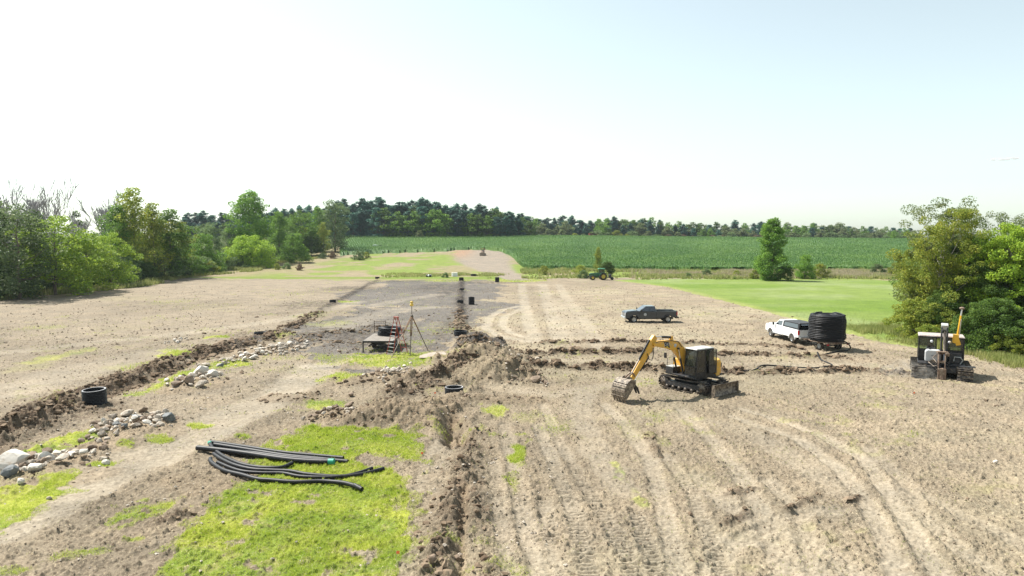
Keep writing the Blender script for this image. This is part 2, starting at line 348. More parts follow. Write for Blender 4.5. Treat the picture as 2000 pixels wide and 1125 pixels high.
# grass patches: outline on the ground (photograph positions), density
GPOLY = [
    ([(290, 1140), (330, 1090), (380, 1030), (430, 975), (470, 945), (520, 925), (480, 905), (520, 885), (560, 862), (640, 845), (700, 880), (700, 905), (790, 930), (806, 990), (796, 1060), (780, 1140)], 1.),
    ([(520, 872), (600, 835), (700, 838), (760, 842), (830, 850), (800, 865), (830, 885), (810, 903), (740, 890), (650, 872), (560, 885)], .85),
    ([(-60, 975), (40, 950), (90, 932), (150, 930), (135, 958), (85, 985), (40, 1015), (-60, 1060)], 1.),
    ([(-40, 920), (30, 895), (80, 872), (130, 848), (190, 842), (205, 858), (150, 872), (110, 888), (40, 908)], .95),
    ([(270, 770), (320, 745), (370, 722), (400, 715), (400, 728), (350, 745), (310, 765)], .9),
    ([(400, 712), (430, 706), (490, 700), (480, 714), (420, 722)], .9), ([(385, 690), (330, 680), (300, 695), (330, 704), (370, 700)], .7),
    ([(205, 1020), (270, 985), (345, 980), (330, 1000), (270, 1018), (240, 1030)], .8),
    ([(680, 700), (700, 690), (760, 695), (800, 688), (850, 690), (840, 712), (760, 722), (690, 712)], .75), ([(600, 690), (690, 695), (700, 712), (640, 715)], .4),
]
GELL = [  # u, v, ru, rv, density
    (145, 1085, 50, 14, .5), (30, 1110, 40, 14, .5), (265, 1052, 25, 10, .7), (290, 975, 20, 6, .6), (260, 772, 26, 5, .8), (250, 870, 26, 6, .6), (320, 858, 30, 6, .8), (215, 903, 26, 8, .8), (380, 833, 30, 5, .7),
    (100, 700, 38, 12, .55), (150, 688, 30, 10, .5), (50, 720, 40, 10, .3), (60, 640, 40, 6, .25), (95, 640, 20, 5, .4), (270, 715, 60, 8, .35), (420, 658, 24, 4, .8), (635, 790, 42, 9, .8), (665, 738, 42, 8, .75), (480, 856, 18, 8, .6),
    (966, 803, 26, 13, .75), (1010, 888, 20, 20, .85), (1045, 818, 50, 14, .3), (1000, 940, 14, 25, .35), (1205, 920, 14, 22, .6), (1250, 975, 16, 24, .55), (1220, 830, 30, 20, .18), (1350, 930, 60, 30, .10), (1245, 848, 30, 14, .2),
    (895, 826, 20, 6, .2), (640, 632, 45, 8, .4), (672, 590, 14, 3, .8), (600, 618, 30, 4, .4), (560, 660, 30, 5, .5), (880, 545, 60, 6, .6), (1010, 547, 60, 4, .9), (800, 532, 100, 5, .9), (560, 575, 60, 5, .15), (410, 600, 60, 8, .15), (250, 583, 60, 6, .2),
    (330, 590, 40, 6, .25), (460, 545, 30, 3, .3), (1110, 740, 30, 8, .12), (1080, 830, 40, 20, .2), (1330, 700, 40, 6, .12), (560, 700, 40, 5, .25), (1385, 706, 20, 3, .25), (1590, 694, 20, 4, .3), (1420, 830, 80, 25, .03),
    (880, 640, 60, 14, .12), (1745, 795, 20, 4, .4), (1465, 1110, 22, 10, .25), (1680, 1040, 20, 8, .3), (1890, 960, 30, 8, .06), (630, 612, 20, 4, .3), (935, 655, 25, 8, .1), (820, 670, 30, 5, .3), (540, 720, 60, 8, .15), (230, 640, 60, 8, .12),
]
RIDGE_W = [(W(p), *a) for p, *a in RIDGE]; GROOVE_W = [(W(p), *a) for p, *a in GROOVE]; LANE_W = [(W(p), *a) for p, *a in LANE]
GPOLY_W = [(W(p), d) for p, d in GPOLY]
def _ell(u, v, ru, rv):
    x, y = gp(u, v, 0); k = y / F
    return x, y, ru * k, max(rv * y * y / (F * CAM_H), .15)
GELL_W = [(*_ell(u, v, a, b), d) for u, v, a, b, d in GELL]
MEADOW = W([(1195, 547), (1300, 560), (1450, 597), (1580, 633), (1700, 664), (1850, 688), (2050, 708)]) + [(90, 45), (160, 60), (200, 160), (120, 172), (40, 168)]
GREYP = W([(560, 690), (580, 655), (640, 630), (700, 600), (720, 560), (760, 545), (900, 545), (960, 552), (985, 590), (940, 640), (900, 668), (880, 690), (760, 685), (650, 690)])
DARKB = [(_ell(u, v, a, b), d) for u, v, a, b, d in [(600, 595, 70, 9, .5), (680, 563, 60, 5, .5), (760, 548, 60, 4, .5), (480, 655, 70, 9, .45), (640, 650, 60, 14, .6), (150, 800, 130, 26, .5), (400, 685, 60, 16, .5), (50, 840, 70, 25, .5), (850, 560, 40, 8, .4),
         (890, 620, 22, 50, .4), (860, 745, 50, 22, .35), (920, 700, 70, 30, .2), (700, 660, 70, 16, .5), (1040, 580, 60, 12, .2), (540, 610, 60, 8, .25), (880, 565, 20, 16, .5), (960, 552, 70, 3, .5)]]

def cover(X, Y):
    """grass cover 0..1 of the ground, same everywhere it is asked"""
    jx = X + (fbm(X, Y, .9, 3, 31) - .5) * 1.3 * np.clip(Y / 35, .6, 3); jy = Y + (fbm(X, Y, .9, 3, 37) - .5) * 1.6 * np.clip(Y / 35, .6, 4)
    g = np.zeros(X.shape)
    kx = X + (fbm(X, Y, 1.7, 2, 33) - .5) * 2.6; ky = Y + (fbm(X, Y, 1.7, 2, 35) - .5) * 3.2
    for P, d in GPOLY_W: g = np.maximum(g, (in_poly(jx, jy, P) * .6 + in_poly(kx, ky, P) * .4) * d)
    for cx, cy, a, b, d in GELL_W:
        m = (abs(X - cx) < a * 2.5 + 1.5) & (abs(Y - cy) < b * 2.5 + 2)
        if m.any():
            r = np.hypot((jx[m] - cx) / a, (jy[m] - cy) / b); g[m] = np.maximum(g[m], d * (1 - ss(.6, 1.25, r)))
    n = fbm(X, Y, 1.4, 3, 41); n2 = fbm(X, Y, .25, 3, 43)
    g = g * ss(.20, .36, n)
    sp = .32 * ss(.62, .74, n2) * ss(.5, .62, n) * (Y < 160)                # stray growth in the field
    return np.clip(np.maximum(g, sp), 0, 1)

def ground(X, Y, full=True):
    X = np.asarray(X, float); Y = np.asarray(Y, float)
    z = land(X, Y); dark = np.zeros(X.shape); smooth = np.zeros(X.shape); greyv = np.zeros(X.shape); tan = np.zeros(X.shape)
    wob = (fbm(X, Y, .8, 3, 11) - .5)
    lump = fbm(X, Y, 2.2, 4, 13, .6); lump2 = fbm(X, Y, 6., 2, 17, .6)
    near = 1 - ss(60, 150, Y)
    for P, hw, sm, sink, cl in LANE_W:
        d, s, t = seg_field(X, Y, P, hw * 2.2 + 1)
        m = d < hw * 2.2 + .8
        if not m.any(): continue
        k = (1 - ss(hw * .6, hw * 1.35, d[m] + wob[m] * hw * .8)); smooth[m] = np.maximum(smooth[m], k * sm * (.98 if hw < .6 and sm < .8 else 1) * (.55 + .6 * fbm(X[m], Y[m], .5, 2, 19)))
        z[m] -= sink * k
        z[m] += sink * .9 * np.exp(-((d[m] - hw * 1.35) / (.1 + hw * .15)) ** 2) * (lump[m] * 1.2)
        if cl:
            on = fbm(X[m], Y[m], .35, 2, 23) > .43
            z[m] += .07 * np.clip(np.sin(2 * math.pi * (s[m] + wob[m] * .12) / .24) * 1.4, -1, 1) * k * on
    for P, hw, h, dk, lu in RIDGE_W:
        d, s, t = seg_field(X, Y, P, hw * 2.6 + 1.5)
        m = d < hw * 2.6 + 1.2
        if not m.any(): continue
        dd = d[m] + wob[m] * hw * 1.6
        k = np.exp(-(dd / hw) ** 2 * .9); br = ss(.18, .55, fbm(X[m], Y[m], .9, 2, 29))
        z[m] += h * k * (1 - lu * .75 + lu * 1.5 * lump[m] * (.45 + .55 * br)) + h * .35 * (lump2[m] - .5) * k * lu
        dark[m] = np.maximum(dark[m], dk * np.exp(-(dd / (hw * 1.35)) ** 2) * (.35 + .75 * br))
    for P, hw, dep in GROOVE_W:
        d, s, t = seg_field(X, Y, P, hw * 2.5 + .6)
        m = d < hw * 2.5 + .4
        if not m.any(): continue
        k = np.exp(-((d[m] + wob[m] * hw * 2.2) / hw) ** 2)
        z[m] -= dep * k * (.55 + .7 * lump[m]); tan[m] = np.maximum(tan[m], k * .8)
    for u, v, rx, ry, h, gy, dk in MOUND:
        cx, cy = gp(u, v, 0)
        m = (abs(X - cx) < rx * 1.9) & (abs(Y - cy) < ry * 1.9)
        if not m.any(): continue
        r = np.hypot((X[m] - cx) / rx, (Y[m] - cy) / ry) * (1 + wob[m] * 1.1)
        k = np.clip(1 - r * .72, 0, 1); k = k * k * (3 - 2 * k)
        z[m] += h * k * (.72 + .5 * lump[m] - .05) + .16 * h * (lump2[m] - .5) * ss(0, .3, k)
        kk = ss(.05, .3, k); dark[m] = np.maximum(dark[m], dk * kk); greyv[m] = np.maximum(greyv[m], gy * kk); tan[m] = np.maximum(tan[m], kk * .55 * (1 - gy))
    # general roughness of worked soil
    rough = (1 - .8 * smooth) * near
    far = 1 - ss(25, 70, Y)
    field = fbm(X, Y, 3.2, 3, 53, .6); fine = fbm(X, Y, 9., 2, 59, .6)
    z += rough * .09 * (fbm(X, Y, .8, 3, 51) - .5) + rough * .10 * ss(.5, .85, field) + far * rough * .07 * ss(.52, .8, fine) + .022 * far * (1 - .6 * smooth) * (fine - .5)
    z += near * .14 * (fbm(X, Y, .22, 2, 57) - .5)
    if not full: return z
    return z, dark, smooth, greyv, tan, lump, field, fine
def gz(x, y):
    return float(ground(np.array([x]), np.array([y]), False)[0])

def lerp(a, b, t): return a + (b - a) * t[:, None]
def build_ground():
    kk = 5.4e-4; rows = []; y = 15.0
    while y < 620: rows.append(y); y += kk * y ** 1.5 if y < 260 else max(kk * y ** 1.5, 2.5)
    rows = [-400, -150, -60, -20, -5, 2, 6, 9, 11, 12.5, 13.7, 14.4] + rows + list(np.geomspace(640, 2400, 24))
    rows = np.array(rows); nu = 1240
    u = np.linspace(-1, 1, nu); u = np.concatenate([[-9, -5, -3, -2, -1.6, -1.35, -1.15, -1.06], u, [1.06, 1.15, 1.35, 1.6, 2, 3, 5, 9]])
    Wd = 6 + .80 * np.maximum(rows, 10)
    X = (u[None, :] * Wd[:, None]); Y = np.repeat(rows[:, None], len(u), 1)
    sh = X.shape; X = X.ravel(); Y = Y.ravel()
    z, dark, smooth, greyv, tan, lump, field, fine = ground(X, Y)
    g = cover(X, Y)
    z += g * .03
    n1 = fbm(X, Y, .12, 3, 61); n2 = fbm(X, Y, .6, 3, 63); n3 = fbm(X, Y, 2.6, 2, 65)
    A = lambda *c: np.array(c, float)[None, :]
    col = np.repeat(A(.395, .310, .215), len(X), 0)
    col = lerp(col, A(.300, .235, .165), ss(.35, .75, n2) * .7)
    col = lerp(col, A(.44, .365, .245), ss(.45, .75, n1) * .6 * (X > -5))
    left = ss(-12, -20, X) * ss(20, 50, Y); col = lerp(col, A(.33, .265, .195), left * .6)
    pgrey = in_poly(X + (n2 - .5) * 5 + (n1 - .5) * 16, Y + (n1 - .5) * 30, GREYP) * .85
    for (cx, cy, a, b), d in DARKB:
        r = np.hypot((X - cx) / a, (Y - cy) / b) + (n2 - .5) * .9
        dark = np.maximum(dark, d * (1 - ss(.5, 1.15, r)) * (.4 + .9 * ss(.35, .6, n3)))
    greyv = np.maximum(greyv, pgrey * (1 - tan) * ss(.15, .42, n2 * .6 + n3 * .4))
    col = lerp(col, A(.175, .155, .14), np.clip(greyv * 1.15, 0, .95))
    col = lerp(col, A(.48, .40, .30), smooth * .9)
    col = lerp(col, A(.40, .29, .185), np.clip(tan, 0, 1) * .75)
    dcol = lerp(np.repeat(A(.105, .068, .045), len(X), 0), A(.045, .036, .033), np.clip(greyv + ss(70, 100, Y), 0, 1))
    col = lerp(col, dcol, np.clip(dark * (.5 + .7 * n3), 0, .95))
    col *= (np.array([.715, .757, .795])[None, :] * (1 - .16 * ss(.5, .7, fbm(X, Y, .045, 3, 105)))[:, None])
    # growth
    gcol = lerp(np.repeat(A(.30, .34, .035), len(X), 0), A(.17, .25, .03), ss(.4, .7, n2)); gcol = lerp(gcol, A(.30, .29, .11), ss(.60, .78, n3) * .7)
    gcol = lerp(gcol, A(.25, .24, .11), 1 - ss(.15, .7, g)); col = lerp(col, gcol, np.clip(g * 1.05, 0, 1) * .88)
    # meadow on the right
    jx = X + (n2 - .5) * 1.2
    md = in_poly(jx, Y, MEADOW).astype(float)
    mcol = lerp(np.repeat(A(.165, .225, .055), len(X), 0), A(.20, .25, .095), ss(.35, .7, n1)); mcol = lerp(mcol, A(.13, .20, .035), ss(.5, .8, fbm(X * .4, Y, .08, 2, 67)))
    edge = seg_field(X, Y, MEADOW[:7], 6)[0]; mcol = lerp(mcol, A(.30, .30, .11), (1 - ss(.4, 3.0, edge)) * .5)
    col = lerp(col, mcol, md)
    # beyond the worked field: rough grass, the clay lane and the far ground
    yb = 166 + (n2 - .5) * 9 + 6 * np.sin(X * .05); bk = ss(0, 3, Y - yb)
    rg = lerp(np.repeat(A(.235, .205, .115), len(X), 0), A(.17, .22, .05), ss(.36, .5, n1) * ss(-78, -58, X)); rg = lerp(rg, A(.25, .21, .135), ss(.52, .68, fbm(X, Y * .4, .09, 2, 71)))
    rg = lerp(rg, A(.14, .20, .03), (np.abs(Y - 172) < 5) * .8)
    col = lerp(col, rg, bk)
    lane = seg_field(X, Y, [(2, 160), (0, 175), (-4, 200), (-9, 240), (-13, 285), (-15, 320)], 60)[0]
    lw = np.interp(Y, [160, 175, 200, 240, 285, 310], [3, 3.5, 5, 9, 13, 12])
    lm = (1 - ss(.75, 1.15, lane / lw + (n2 - .5) * .35)) * (Y > 160) * (Y < 318)
    lc = lerp(np.repeat(A(.24, .205, .165), len(X), 0), A(.29, .19, .125), ss(255, 300, Y) * ss(-14, -22, X)); lc = lerp(lc, A(.22, .20, .18), ss(0.5, .8, n3) * .4)
    col = lerp(col, lc, lm)
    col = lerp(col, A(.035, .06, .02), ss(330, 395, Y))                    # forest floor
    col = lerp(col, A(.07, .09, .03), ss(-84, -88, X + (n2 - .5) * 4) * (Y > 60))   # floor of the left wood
    jj, ii = np.meshgrid(np.arange(sh[1] - 1), np.arange(sh[0] - 1)); a = (ii * sh[1] + jj).ravel()
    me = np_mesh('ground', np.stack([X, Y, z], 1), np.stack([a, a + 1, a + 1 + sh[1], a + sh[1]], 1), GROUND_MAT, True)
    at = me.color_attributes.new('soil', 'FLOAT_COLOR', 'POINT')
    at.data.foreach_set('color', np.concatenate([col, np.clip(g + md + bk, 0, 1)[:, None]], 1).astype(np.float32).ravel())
    at = me.color_attributes.new('wear', 'FLOAT_COLOR', 'POINT')
    at.data.foreach_set('color', np.stack([smooth, np.clip(dark, 0, 1), np.clip(md + bk * (1 - lm), 0, 1), np.ones(len(X))], 1).astype(np.float32).ravel())
    return tag(link('ground', me), 'bare worked field with grass patches and soil ridges', None, kind='structure')

def ground_material():
    m = bpy.data.materials.new('soil_and_grass'); m.use_nodes = True; n = m.node_tree; L = n.links; p = n.nodes['Principled BSDF']
    p.inputs['Roughness'].default_value = .95; p.inputs['Specular IOR Level'].default_value = .12
    tc = n.nodes.new('ShaderNodeTexCoord'); a = n.nodes.new('ShaderNodeAttribute'); a.attribute_name = 'soil'; wv = n.nodes.new('ShaderNodeAttribute'); wv.attribute_name = 'wear'
    sp = n.nodes.new('ShaderNodeSeparateColor'); L.new(wv.outputs['Color'], sp.inputs[0])
    def noise(sc, det=6, ro=.6, xs=None):
        q = n.nodes.new('ShaderNodeTexNoise'); q.inputs['Scale'].default_value = sc; q.inputs['Detail'].default_value = det; q.inputs['Roughness'].default_value = ro
        if xs:
            mp = n.nodes.new('ShaderNodeMapping'); mp.inputs['Scale'].default_value = xs[:3]; mp.inputs['Rotation'].default_value = (0, 0, xs[3])
            L.new(tc.outputs['Object'], mp.inputs['Vector']); L.new(mp.outputs[0], q.inputs['Vector'])
        else: L.new(tc.outputs['Object'], q.inputs['Vector'])
        return q.outputs['Fac']
    def ramp(f, a0, a1, c0, c1):
        r = n.nodes.new('ShaderNodeValToRGB'); e = r.color_ramp.elements; e[0].position = a0; e[1].position = a1; e[0].color = (*c0, 1); e[1].color = (*c1, 1); L.new(f, r.inputs['Fac']); return r.outputs['Color']
    def mul(c, d, f=1):
        x = n.nodes.new('ShaderNodeMix'); x.data_type = 'RGBA'; x.blend_type = 'MULTIPLY'; x.inputs[0].default_value = f if not hasattr(f, 'links') else 1
        if hasattr(f, 'links'): L.new(f, x.inputs[0])
        L.new(c, x.inputs[6]); L.new(d, x.inputs[7]); return x.outputs[2]
    def mix(f, c, col):
        x = n.nodes.new('ShaderNodeMix'); x.data_type = 'RGBA'; L.new(f, x.inputs[0]); L.new(c, x.inputs[6]); x.inputs[7].default_value = (*col, 1); return x.outputs[2]
    def math_(op, x, y, cl=False):
        q = n.nodes.new('ShaderNodeMath'); q.operation = op; q.use_clamp = cl
        for i, t in enumerate((x, y)):
            if hasattr(t, 'links'): L.new(t, q.inputs[i])
            else: q.inputs[i].default_value = t
        return q.outputs[0]
    c = a.outputs['Color']
    c = mul(c, ramp(noise(5, 8, .7), .3, .7, (.62, .60, .58), (1.25, 1.25, 1.25)))
    c = mul(c, ramp(noise(.35, 3), .35, .65, (.86, .87, .88), (1.1, 1.08, 1.06)))
    bare = math_('SUBTRACT', 1, math_('MAXIMUM', sp.outputs[2], math_('MULTIPLY', sp.outputs[0], .85)), True)
    # dark crumbs and pale straw lying on unworn soil
    crumb = ramp(noise(7, 6, .75, (.6, 1.8, 1, .2)), .565, .62, (0, 0, 0), (1, 1, 1))
    c = mix(math_('MULTIPLY', math_('MULTIPLY', crumb, bare), .7), c, (.085, .056, .036))
    st = ramp(noise(11, 4, .8, (1.6, .7, 1, .5)), .58, .64, (0, 0, 0), (1, 1, 1))
    c = mix(math_('MULTIPLY', math_('MULTIPLY', st, bare), .6), c, (.60, .50, .33))
    L.new(c, p.inputs['Base Color'])
    h = math_('ADD', noise(5, 8, .75), math_('MULTIPLY', noise(22, 4, .7), .4))
    b = n.nodes.new('ShaderNodeBump'); b.inputs['Distance'].default_value = .068; st_ = math_('SUBTRACT', 1, math_('MULTIPLY', sp.outputs[0], .7)); L.new(st_, b.inputs['Strength'])
    L.new(h, b.inputs['Height']); L.new(b.outputs[0], p.inputs['Normal'])
    return m
GROUND_MAT = ground_material()
build_ground()
# ============================================================ VEGETATION
LM = dict(
    mid=leafmat('leaf_mid_green', (0.059, 0.135, 0.020), (0.129, 0.250, 0.032), (0.220, 0.347, 0.043)),
    lime=leafmat('leaf_yellow_green', (0.111, 0.204, 0.020), (0.231, 0.353, 0.032), (0.380, 0.492, 0.043)),
    blue=leafmat('leaf_grey_green', (0.067, 0.116, 0.042), (0.127, 0.194, 0.067), (0.223, 0.296, 0.109)),
    dark=leafmat('leaf_dark_green', (0.038, 0.081, 0.017), (0.074, 0.138, 0.023), (0.125, 0.191, 0.030)),
    olive=leafmat('leaf_olive', (0.106, 0.153, 0.021), (0.221, 0.285, 0.038), (0.405, 0.394, 0.053)),
    pine=leafmat('pine_needles', (0.030, 0.090, 0.077), (0.057, 0.151, 0.112), (0.099, 0.215, 0.133), .2, .25, .3),
    pale=leafmat('leaf_pale_green', (0.096, 0.132, 0.054), (0.168, 0.216, 0.084), (0.264, 0.288, 0.120), objvar=.15),
    brown=leafmat('brush_brown', (.09, .065, .035), (.16, .11, .065), (.22, .16, .10), objvar=.2),
    corn=leafmat('corn_leaf', (0.042, 0.113, 0.023), (0.083, 0.178, 0.038), (0.151, 0.251, 0.052), .3, .05, .05),
    grass=leafmat('bright_grass', (0.176, 0.292, 0.028), (0.384, 0.468, 0.035), (0.480, 0.495, 0.160), .45, .7, .05),
    weed=leafmat('tall_weeds', (0.146, 0.207, 0.041), (0.292, 0.318, 0.095), (0.437, 0.413, 0.176), .35, .25, .05),
    straw=leafmat('dry_grass', (.26, .22, .12), (.40, .34, .21), (.50, .44, .31), .35, .3, .05),
)
rng = np.random.default_rng(11)
def leaves(C, size, up=.35, asp=.62, rg=None, flat=None):
    """one small four-cornered leaf spray per centre, turned every way"""
    g = rg or rng; n = len(C); size = np.broadcast_to(size, (n,)) * g.uniform(.6, 1.35, n)
    nrm = g.normal(size=(n, 3)); nrm[:, 2] = np.abs(nrm[:, 2]) + up; nrm /= np.linalg.norm(nrm, axis=1)[:, None]
    if flat is not None: nrm = nrm * (1 - flat) + np.array([0, 0, 1]) * flat; nrm /= np.linalg.norm(nrm, axis=1)[:, None]
    t = np.cross(nrm, g.normal(size=(n, 3))); t /= np.linalg.norm(t, axis=1)[:, None] + 1e-9; b = np.cross(nrm, t)
    t = t * size[:, None] * .5; b = b * size[:, None] * .5 * asp
    k = nrm * size[:, None] * .14
    V = np.stack([C - t, C - b + k, C + t, C + b + k], 1).reshape(-1, 3)
    return V, np.arange(4 * n).reshape(-1, 4)
def crown_pts(g, H, rad, base, ncl, per, cr, shape='round', lobes=4, ragged=.3):
    az = g.uniform(0, 2 * math.pi, ncl); t = g.beta(1.5, 1.3, ncl)
    ph = g.uniform(0, 6.28, 4)
    if shape == 'round': env = np.sin(np.clip(.12 + t * .88, 0, 1) * math.pi) ** .55
    elif shape == 'tall': env = (1 - t) ** .35 * (.45 + .55 * np.clip(t * 5, 0, 1)) * (1 - .35 * np.sin(t * 7 + ph[0]) ** 2)
    elif shape == 'vase': env = .35 + .65 * np.sin(np.clip(t, 0, 1) ** .8 * math.pi * .86) ** .8
    else: env = np.sqrt(np.clip(1 - t ** 2, 0, 1)) * .9 + .1          # mound: widest at the ground
    env = env * (1 + ragged * np.sin(az * 2 + ph[1]) * .5 + ragged * np.sin(az * lobes + ph[2] + t * 5) * .7 + g.normal(0, ragged * .35, ncl))
    r = rad * np.clip(env, .05, 1.5) * g.uniform(.12, 1, ncl) ** .45
    z = H * (base + (1 - base) * t) * (1 - .0) - cr * .4
    cc = np.stack([r * np.cos(az), r * np.sin(az), z], 1)
    crs = cr * g.uniform(.55, 1.35, ncl) * (1 - .35 * t)
    P = []
    for c, q in zip(cc, crs):
        k = max(6, int(per * (q / cr) ** 1.6)); d = g.normal(size=(k, 3)); d /= np.linalg.norm(d, axis=1)[:, None]
        d *= (g.uniform(.25, 1, k) ** .5)[:, None]; d[:, 2] *= .62
        P.append(c + d * q)
    P = np.concatenate(P); P[:, 2] = np.clip(P[:, 2], .1, None)
    return P, cc
def trunk_mesh(name, g, H, r0, cc, mt, nl=14, top=.8, sides=6, multi=1):
    b = MB()
    for mI in range(multi):
        off = Vector((g.normal(0, .25), g.normal(0, .25), 0)) * (0 if multi == 1 else 1.6)
        lean = Vector((g.normal(0, .035), g.normal(0, .035), 1)); k = 6
        pts = [off + Vector((lean.x * H * top * i / k + (g.normal(0, .012) * H if 0 < i < k else 0), lean.y * H * top * i / k + (g.normal(0, .012) * H if 0 < i < k else 0), H * top * i / k - (.3 if i == 0 else 0))) for i in range(k + 1)]
        b.tube(pts, [r0 * (1 - .88 * i / k) for i in range(k + 1)], sides)
        idx = g.choice(len(cc), min(nl, len(cc)), replace=False)
        for j in idx:
            c = Vector(cc[j]); f = min(.95, max(.12, (c.z / (H * top)) * .72)); i = min(k - 1, int(f * k)); q = pts[i].lerp(pts[i + 1], f * k - i)
            mid = q.lerp(c, .5) + Vector((0, 0, -.04 * H)); rr = r0 * (1 - .88 * f) * .5
            b.tube([q, mid, c], [rr, rr * .6, rr * .22], 4, caps=False)
    return b.mesh(name, mt)
def broadleaf(seed, H, rad, base, ncl, per, cr, leaf, lm, shape='round', bark='bark', r0=None, multi=1, ragged=.3, nl=16):
    g = np.random.default_rng(seed); P, cc = crown_pts(g, H, rad, base, int(ncl * 1.25), int(per * 1.7), cr * 1.1, shape, ragged=ragged); leaf = leaf * 1.02
    V, Fc = leaves(P, leaf, rg=g)
    return dict(H=H, parts=[('trunk', trunk_mesh('trunk', g, H, r0 or H * .016, cc, M[bark], nl, multi=multi)), ('crown', np_mesh('crown', V, Fc, LM[lm]))])
def pine(seed, H, rad, base, leaf, lm='pine', tiers=13, dens=1.0, shape=.75):
    g = np.random.default_rng(seed); P = []; b = MB()
    b.tube([(0, 0, -.5), (g.normal(0, .1), 0, H * .5), (g.normal(0, .2), 0, H * .97)], [H * .014, H * .009, .04], 5)
    for i in range(tiers):
        t = min(1., max(0., (i + g.uniform(-.2, .2)) / (tiers - 1))); z = H * (base + (1 - base) * np.clip(t, 0, 1)); R0 = rad * 1.1 * ((1 - t) ** (shape * .8) * .9 + .14) * g.uniform(.7, 1.2)
        nb = int(g.integers(5, 8)) if t < .9 else 4
        for j in range(nb):
            a = g.uniform(0, 6.283); L = R0 * g.uniform(.45, 1.15); rise = L * (.18 + .35 * t)
            e = Vector((math.cos(a) * L, math.sin(a) * L, z + rise * .6)); b.tube([(0, 0, z), e], [.07, .02], 3, caps=False)
            k = int((14 + L * 22) * dens); s = g.uniform(.25, 1.05, k)
            q = np.stack([np.cos(a) * L * s, np.sin(a) * L * s, z + rise * .6 * s], 1) + g.normal(0, 1, (k, 3)) * np.array([.6, .6, .55]) * (leaf * 1.0)
            P.append(q)
    V, Fc = leaves(np.concatenate(P), leaf, .8, .7, g, .25)
    return dict(H=H, parts=[('trunk', b.mesh('trunk', M['bark'])), ('crown', np_mesh('crown', V, Fc, LM[lm]))])
def bare(seed, H, r0=.16):
    g = random.Random(seed); b = MB(); tw = MB()
    def br(p, d, L, r, dep, mb):
        k = 3; pts = [p]
        for i in range(k):
            d = (d + Vector((g.gauss(0, .10), g.gauss(0, .10), g.gauss(.09, .05)))).normalized(); pts.append(pts[-1] + d * (L / k))
        mb.tube(pts, [max(.03, r * (1 - .5 * i / k)) for i in range(k + 1)], 5 if dep == 0 else 3, caps=False)
        if dep >= 4: return
        nb = (6, 5, 4, 4)[dep]
        for j in range(nb):
            f = g.uniform(.3, 1); q = pts[0].lerp(pts[-1], f) if dep else pts[min(k, int(f * k))]
            a = g.uniform(0, 6.283); sp = g.uniform(.25, .6); side = d.orthogonal().normalized(); side.rotate(Matrix.Rotation(a, 3, d))
            br(q, (d + side * sp).normalized(), L * g.uniform(.42, .66), r * .45, dep + 1, tw)
    br(Vector((0, 0, -.3)), Vector((g.gauss(0, .04), g.gauss(0, .04), 1)), H * .62, r0, 0, b)
    zmax = max(v[2] for v in tw.v)
    return dict(H=zmax, parts=[('trunk', b.mesh('trunk', M['greybark'])), ('crown', tw.mesh('branches', M['greybark']))])

